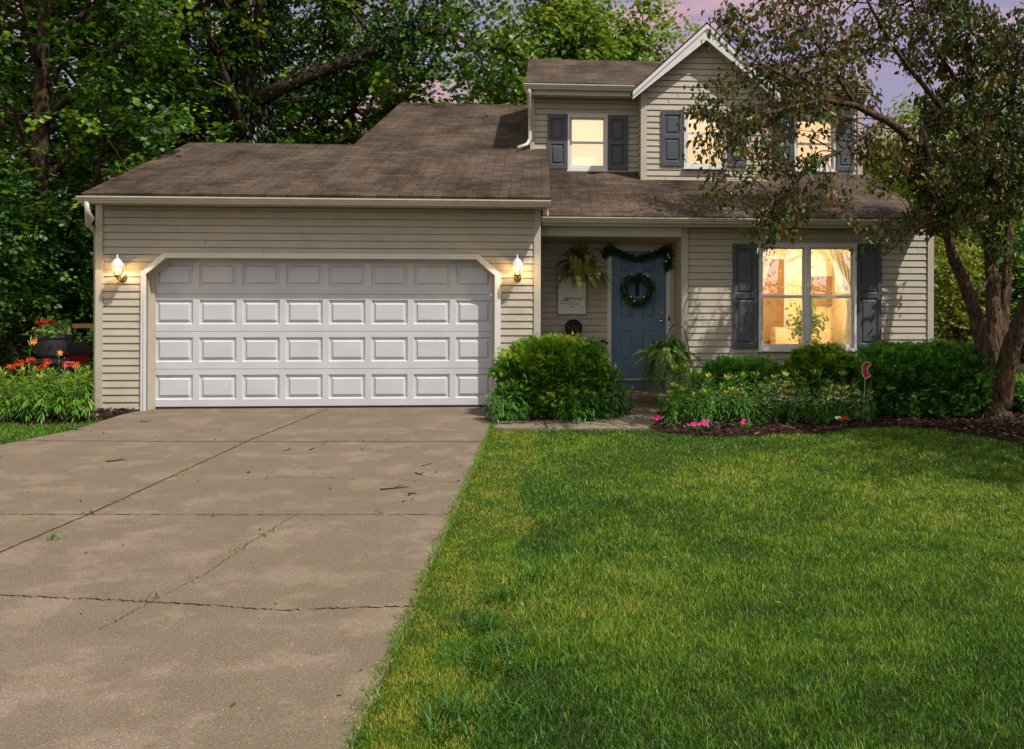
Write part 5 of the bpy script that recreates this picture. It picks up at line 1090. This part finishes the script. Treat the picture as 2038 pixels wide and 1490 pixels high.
yy = 13.95; pts_ = [(1384, 805), (1378, 735), (1371, 690), (1366, 666), (1360, 651), (1350, 642.5), (1341, 645), (1334, 654), (1331.5, 664), (1327, 668.5), (1322, 666), (1321, 659)]
w3 = [P(x, y, yy) for x, y in pts_]; b0 = Vector((w3[0].x, yy, 0)); hk = empty('shepherd_hook', b0, 'black metal shepherd hook curving over beside the front door', 'hook')
mb = MB(); mb.tube([Vector((b0.x, yy, -.1)) - b0] + [p - b0 for p in w3], .0075, 7); mb.build('pole', M['dark'], hk, smooth=True)
fp = P(1327, 705, yy); fr = empty('hanging_fern', (fp.x, yy, fp.z), 'full green fern hanging from the shepherd hook by the blue door', 'fern')
mb = MB(); mb.lathe([(0, -.16), (.08, -.16), (.11, -.05), (.13, .0), (.12, .0), (0, -.02)], 14); mb.build('basket', M['pot'], fr, smooth=True)
mb = MB(); zt_ = ZA(1327, 668, yy) - fp.z; mb.tube([(.10, 0, 0), (.01, 0, zt_)], .006, 6); mb.tube([(-.10, .03, 0), (0, 0, zt_)], .003, 5); mb.tube([(0, -.11, 0), (0, 0, zt_)], .003, 5); mb.build('hanger', M['dark'], fr)
leaf_obj('fronds', 'fern', fr, fronds(200, .56, .24, .62, .075, seed=5, nl=30))

n = 420; pc2 = Vector((X1 - .62, YR + .55, .95)); hp_ = empty('standin_plant', pc2, 'green plant added inside the lit front window to imitate mirrored greenery', 'plant')  # added plant, its leaves stand in for greenery mirrored in the panes
pp = RNG.normal(0, 1, (n, 3)) * np.array([.13, .10, .16]) + np.array([0, 0, .25]); leaf_obj('foliage', 'geranium', hp_, leaves(pp, rdir(n, .1), rdir(n, .8), RNG.uniform(.06, .12, n), 'ovate', RNG.uniform(0, .6, n)))
mb = MB(); mb.lathe([(0, -.68), (.10, -.68), (.14, -.05), (.15, .0), (0, .0)], 14); mb.build('pot', M['trim'], hp_, smooth=True)
# wreath, garland, topiary, bench
wp_ = P(1268, 577, YD - .02); wr = empty('door_wreath', wp_, 'round green wreath with white blossoms and a dark ribbon on the blue door', 'wreath')
n = 1500; th = RNG.uniform(0, 6.28, n); ph = RNG.uniform(0, 6.28, n); rt = .058 * RNG.uniform(.3, 1.1, n); rr = .215 + rt * np.cos(ph); pp = np.stack([rr * np.cos(th), -.035 - np.abs(rt * np.sin(ph)), rr * np.sin(th)], 1)
dd_ = nrm(np.stack([-np.sin(th), -.3 + 0 * th, np.cos(th)], 1) + .9 * rdir(n)); leaf_obj('foliage', 'wreath', wr, leaves(pp, dd_, rdir(n) + np.array([0, -1, 0]), RNG.uniform(.03, .06, n), 'quad', RNG.uniform(0, 1, n)))
for k, (x, y) in enumerate(((1257, 545), (1284, 545), (1289, 548), (1244, 577), (1256, 590), (1281, 591), (1299, 581), (1300, 584), (1262, 598), (1280, 546))):
    q = P(x, y, YD - .09) - wp_; mb = MB()
    for i in range(5): a = i * 1.257 + k; c = Vector((q.x, q.y - .012, q.z)); e = Vector((math.cos(a), -.2, math.sin(a))); t_ = Vector((-math.sin(a), 0, math.cos(a))) * .008; mb.quad(c, c + e * .010 + t_, c + e * .019, c + e * .010 - t_)
    mb.build('blossom', M['white_petal'], wr, fix=False)
mb = MB(); a, b = P(1264, 552, YD) - wp_, P(1272, 588, YD) - wp_; mb.box(a.x, b.x, -.012, -.004, b.z, a.z + .04); mb.box(a.x - .03, b.x + .03, -.10, -.085, .15, .22); mb.build('ribbon', M['ribbon'], wr, bevel=.004)
gpts = [(1203, 508, .05), (1209, 500, .08), (1216, 498, .08), (1226, 500, .055), (1240, 507, .05), (1255, 513, .05), (1270, 515, .05), (1287, 511, .05), (1302, 505, .05), (1316, 500, .06), (1327, 496, .08), (1331, 505, .085), (1330, 515, .075), (1329, 526, .06), (1328, 534, .05)]
GP = np.array([tuple(P(x, y, YD - .07)) for x, y, r in gpts]); gr_ = np.array([r for *_, r in gpts]); n = 2200; j = RNG.integers(0, len(GP) - 1, n); u = RNG.uniform(0, 1, n)[:, None]; c = GP[j] * (1 - u) + GP[j + 1] * u; rg_ = (gr_[j] * (1 - u[:, 0]) + gr_[j + 1] * u[:, 0])
gc = Vector(GP.mean(0)); pp = c + RNG.normal(0, .40, (n, 3)) * rg_[:, None] * np.array([1, .5, 1]); pp[:, 1] = np.minimum(pp[:, 1], YD - .045)
ga = empty('garland', gc, 'dark leafy garland draped over the top of the blue door', 'garland'); leaf_obj('foliage', 'wreath', ga, leaves(pp - np.array(gc), rdir(n, -.3), rdir(n) + np.array([0, -1, 0]), RNG.uniform(.03, .065, n), 'ovate', RNG.uniform(0, .75, n)))
mb = MB(); mb.tube([Vector(q) - gc for q in GP], .008, 5); mb.build('stem', M['twig'], ga)
for x, y in ((1329, 506), (1325, 519), (1331, 511)):
    q = P(x, y, YD - .13) - gc; mb = MB()
    for i in range(5): a = i * 1.257; c = Vector(q); e = Vector((math.cos(a), -.2, math.sin(a))); t_ = Vector((-math.sin(a), 0, math.cos(a))) * .008; mb.quad(c, c + e * .010 + t_, c + e * .018, c + e * .010 - t_)
    mb.build('blossom', M['white_petal'], ga, fix=False)
ty = YD - .32; tp_ = P(1142, 653, ty); to = empty('topiary', (tp_.x, ty, .1), 'dark clipped topiary ball behind the large bush below the sign', 'topiary')
n = 2600; d = rdir(n); r = .128 * np.clip(1 - np.abs(RNG.normal(0, .08, n)), .5, 1); pp = d * r[:, None]; pp[:, 2] += tp_.z - .1; leaf_obj('ball', 'topiary', to, leaves(pp, nrm(d + .8 * rdir(n)), d + .5 * rdir(n), RNG.uniform(.016, .028, n), 'quad', RNG.uniform(0, 1, n)))
mb = MB(); mb.tube([(0, 0, .15), (0.005, 0, tp_.z - .2)], .010, 6); mb.build('stem', M['bark'], to); mb = MB(); mb.lathe([(0, 0), (.08, 0), (.11, .18), (.12, .185), (.11, .19), (0, .17)], 12); mb.build('pot', M['pot'], to, smooth=True)
by = YD - .20; b1 = P(1211, 683, by); bn = empty('porch_bench', (b1.x - .42, by, .1), 'dark porch bench with a curved back rail, mostly hidden behind the large bush', 'bench')
zt_ = b1.z - .1; mb = MB(); pts_ = [(-.40 + .82 * t, .02, zt_ + .03 * math.sin(t * math.pi) + (.0 if t < .82 else .0)) for t in np.linspace(0, .84, 8)] + [(.33, -.02, zt_ + .045), (.42, -.04, zt_ - .005)]; mb.tube(pts_, [.022] * 8 + [.024, .014], 7); mb.build('back_rail', M['dark'], bn, smooth=True)
mb = MB()
for i in range(7): x = -.36 + i * .115; mb.tube([(x, .03, .42), (x, .03, zt_)], .006, 5)
mb.build('backrest', M['dark'], bn); mb = MB(); mb.box(-.40, .40, -.28, .04, .39, .415); mb.build('seat', M['dark'], bn, bevel=.006)
for x in (-.37, .37):
    for y in (-.25, .01): mb = MB(); mb.tube([(x, y, 0), (x, y, .40)], .014, 6); mb.build('leg', M['dark'], bn)

# red garden stake
sy = 12.35; oc = [(1716.5, 729), (1718, 722), (1723, 717.5), (1729, 717), (1733.5, 719.5), (1732.5, 724), (1728, 727), (1726.5, 733), (1727.5, 738), (1731, 741), (1734, 744), (1729, 747), (1723, 750.5), (1719, 745), (1717, 737)]
pl_ = [P(x, y, sy) for x, y in oc]; sb = Vector((XA(1721, 745, sy), sy, 0)); st = empty('garden_stake', sb, 'small red curved metal garden plaque on a thin stake in the lily bed', 'garden stake')
mb = MB(); mb.prism_y([(p.x - sb.x, p.z) for p in pl_], -.006, .006); pq = mb.build('plaque', M['redpaint'], st)
mb = MB(); mb.tube([(p.x - sb.x, -.006, p.z) for p in pl_] + [(pl_[0].x - sb.x, -.006, pl_[0].z)], .0035, 5); mb.build('rim', M['white_petal'], pq)
mb = MB(); mb.tube([(0, 0, -.1), (.0, 0, .3), (pl_[12].x - sb.x, .004, pl_[12].z + .02)], .005, 6); mb.build('rod', M['galv'], st)

# planter, birdhouse, rail and wire support left of the garage
py_ = 14.3; pc = P(104, 690, py_); zr = ZA(104, 673, py_); zb_ = ZA(104, 712, py_); pn = empty('planter', (pc.x, py_, 0), 'dark oval planter bowl of red geraniums on a black stand', 'planter')
rr = (XA(137, 690, py_) - XA(71, 690, py_)) / 2
mb = MB(); mb.lathe([(0, zb_ - .06), (rr * .55, zb_ - .06), (rr * .78, zb_), (rr * .93, (zb_ + zr) / 2), (rr * .98, zr - .06), (rr * 1.0, zr - .05), (rr * 1.06, zr - .04), (rr * 1.06, zr), (rr * .96, zr), (rr * .94, zr - .06), (0, zr - .07)], 24, sy=.75); mb.build('bowl', M['pot'], pn, smooth=False)
mb = MB(); zq = zb_ - .06
for a, b in ((.19, .02), (.19, .12), (.19, .22)): mb.box(-a, a, -a * .7, a * .7, zq - b - .045, zq - b - .0)
mb.box(-.15, .15, -.10, .10, 0, zq - .26); mb.box(-.16, .16, -.11, .11, zq - .02, zq); mb.build('stand', M['dark'], pn, bevel=.006)
n = 260; pp = np.stack([RNG.normal(.03, .13, n), RNG.normal(0, .10, n), zr + np.abs(RNG.normal(.03, .07, n))], 1); leaf_obj('foliage', 'geranium', pn, leaves(pp, rdir(n, .2), rdir(n, 1.2), RNG.uniform(.05, .085, n), 'ovate', RNG.uniform(0, 1, n)))
def ball_flower(parent, c, r, col, n=60):
    d = rdir(n); pp = d * r * np.array([1.3, 1, .7]) + np.array(c); V, F, v = leaves(pp, rdir(n), d, np.full(n, r * .55), 'quad', np.zeros(n)); return link_mesh('flower', np_mesh('flower', V, F), M[col], parent)
for x, y in ((79, 649), (88, 646), (97, 647), (103, 646)):
    q = P(x, y, py_ - .05); ball_flower(pn, (q.x - pc.x, -.05, q.z), .045, 'red')
mb = MB()
for x, y in ((79, 649), (88, 646), (97, 647), (103, 646)): q = P(x, y, py_ - .05); mb.tube([(.0, 0, zr), ((q.x - pc.x) * .8, -.03, (zr + q.z) / 2), (q.x - pc.x, -.05, q.z)], .004, 5)
mb.build('stem', M['stem'], pn)
hy_ = 14.7; hc = P(146, 712, hy_); bh = empty('birdhouse', (hc.x, hy_, 0), 'red birdhouse with a dark shingled roof and a red flower ring', 'birdhouse', rz=R(-28)); zc = hc.z
mb = MB(); mb.prism_y([(-.11, zc - .14), (.11, zc - .14), (.11, zc + .05), (0, zc + .15), (-.11, zc + .05)], -.17, .17); mb.build('body', M['redpaint'], bh)
for s_ in (-1, 1):
    mb = MB(); mb.prism_y([(0, zc + .165), (s_ * .16, zc + .02), (s_ * .16, zc + .04), (0, zc + .19)], -.21, .21)
    for i in range(4): t = i / 4; mb.prism_y([(s_ * .16 * t, zc + .19 - .15 * t), (s_ * .16 * (t + .25), zc + .19 - .15 * (t + .25)), (s_ * .16 * (t + .25), zc + .202 - .15 * (t + .25))], -.215, .215)
    mb.build('roof', M['pot'], bh)
mb = MB(); mb.lathe([(0, 0), (.035, 0), (.035, .004), (0, .004)], 12); hl = mb.build('entry_hole', M['ink'], bh); hl.rotation_euler = (R(90), 0, 0); hl.location = (0, -.171, zc - .01)
n = 160; th = RNG.uniform(0, 6.28, n); pp = np.stack([.085 * np.cos(th) + RNG.normal(0, .014, n), -.185 + RNG.normal(0, .012, n), zc - .01 + .085 * np.sin(th) + RNG.normal(0, .014, n)], 1); V, F, v = leaves(pp, rdir(n), rdir(n) + np.array([0, -1, 0]), RNG.uniform(.025, .045, n), 'quad', np.zeros(n)); link_mesh('flower_ring', np_mesh('flower_ring', V, F), M['red'], bh)
mb = MB(); mb.tube([(0, 0, -.05), (0, 0, zc - .14)], .03, 8); mb.build('post', M['bark_dark'], bh)
ry = 15.6; ra, rb_ = P(138, 655, ry), P(196, 658, ry); rl = empty('wooden_rail', ((ra.x + rb_.x) / 2, ry, 0), 'weathered yellowish wooden rail behind the planter, ending at the garage corner', 'rail'); h2 = (rb_.x - ra.x) / 2
mb = MB(); mb.box(-h2, h2 + .1, -.03, .03, ra.z - .035, ra.z + .035); mb.build('rail', M['yellowwood'], rl, bevel=.005)
for x in (.28 * h2 + .12, ): mb = MB(); mb.box(x, x + .12, -.02, .02, ra.z - .22, ra.z - .037); mb.build('bracket', M['yellowwood'], rl)
mb = MB(); mb.box(-h2, -h2 + .06, -.035, .035, 0, ra.z + .05); mb.build('post', M['twig'], rl)
fc = P(129, 668, 14.9); fn = empty('garden_finial', (fc.x, 14.9, 0), 'pale pointed garden finial on a post behind the planter rim', 'garden finial'); zt_ = ZA(128, 654, 14.9); mb = MB(); zb2 = ZA(130, 690, 14.9)
mb.lathe([(0, zt_), (.014, zt_ - .01), (.018, zt_ - .04), (.035, zt_ - .10), (.05, zt_ - .13), (.028, zt_ - .14), (.024, zt_ - .2), (.032, zb2), (0, zb2)], 12); mb.build('finial', M['trim'], fn, smooth=True); mb = MB(); mb.tube([(0, 0, -.05), (0, 0, zb2)], .018, 7); mb.build('post', M['bark_dark'], fn)
sy2 = 13.55; q1, q2 = P(130, 727, sy2), P(151, 727, sy2); ps_ = empty('plant_support', (q2.x, sy2, 0), 'thin pale wire plant support among the red lilies', 'plant support'); mb = MB(); mb.tube([(0, 0, -.05), (0, 0, q2.z - .02), (-.02, 0, q2.z), (q1.x - q2.x + .02, 0, q2.z), (q1.x - q2.x, 0, q2.z - .02), (q1.x - q2.x, 0, -.05)], .005, 6); mb.build('wire', M['galv'], ps_)
# chain link fence right of the pear tree
fy = 17.5; x0, x1 = XA(1965, 770, fy), XA(2120, 770, fy); zt_ = ZA(2010, 770, fy); fe = empty('wire_fence', ((x0 + x1) / 2, fy, 0), 'low chain link fence with a pale top rail behind the pear tree', 'fence'); hx = (x1 - x0) / 2
mb = MB(); mb.tube([(-hx, 0, zt_), (hx, 0, zt_)], .022, 8); mb.build('top_rail', M['galv'], fe, smooth=True)
for x in (-hx + .3, hx - .3): mb = MB(); mb.tube([(x, 0, -.05), (x, 0, zt_ - .02)], .025, 8); mb.build('post', M['galv'], fe, smooth=True)
mb = MB(); x = -hx - zt_
while x < hx:
    for s_ in (1, -1):
        a, b = (x, 0.003 * s_, 0), (x + zt_, .003 * s_, zt_)
        if s_ < 0: a, b = (x, -.003, zt_), (x + zt_, -.003, 0)
        if a[0] >= -hx and b[0] <= hx: mb.tube([a, b], .003, 4, cap=False)
    x += .075
mb.build('mesh', M['dark'], fe, fix=False)
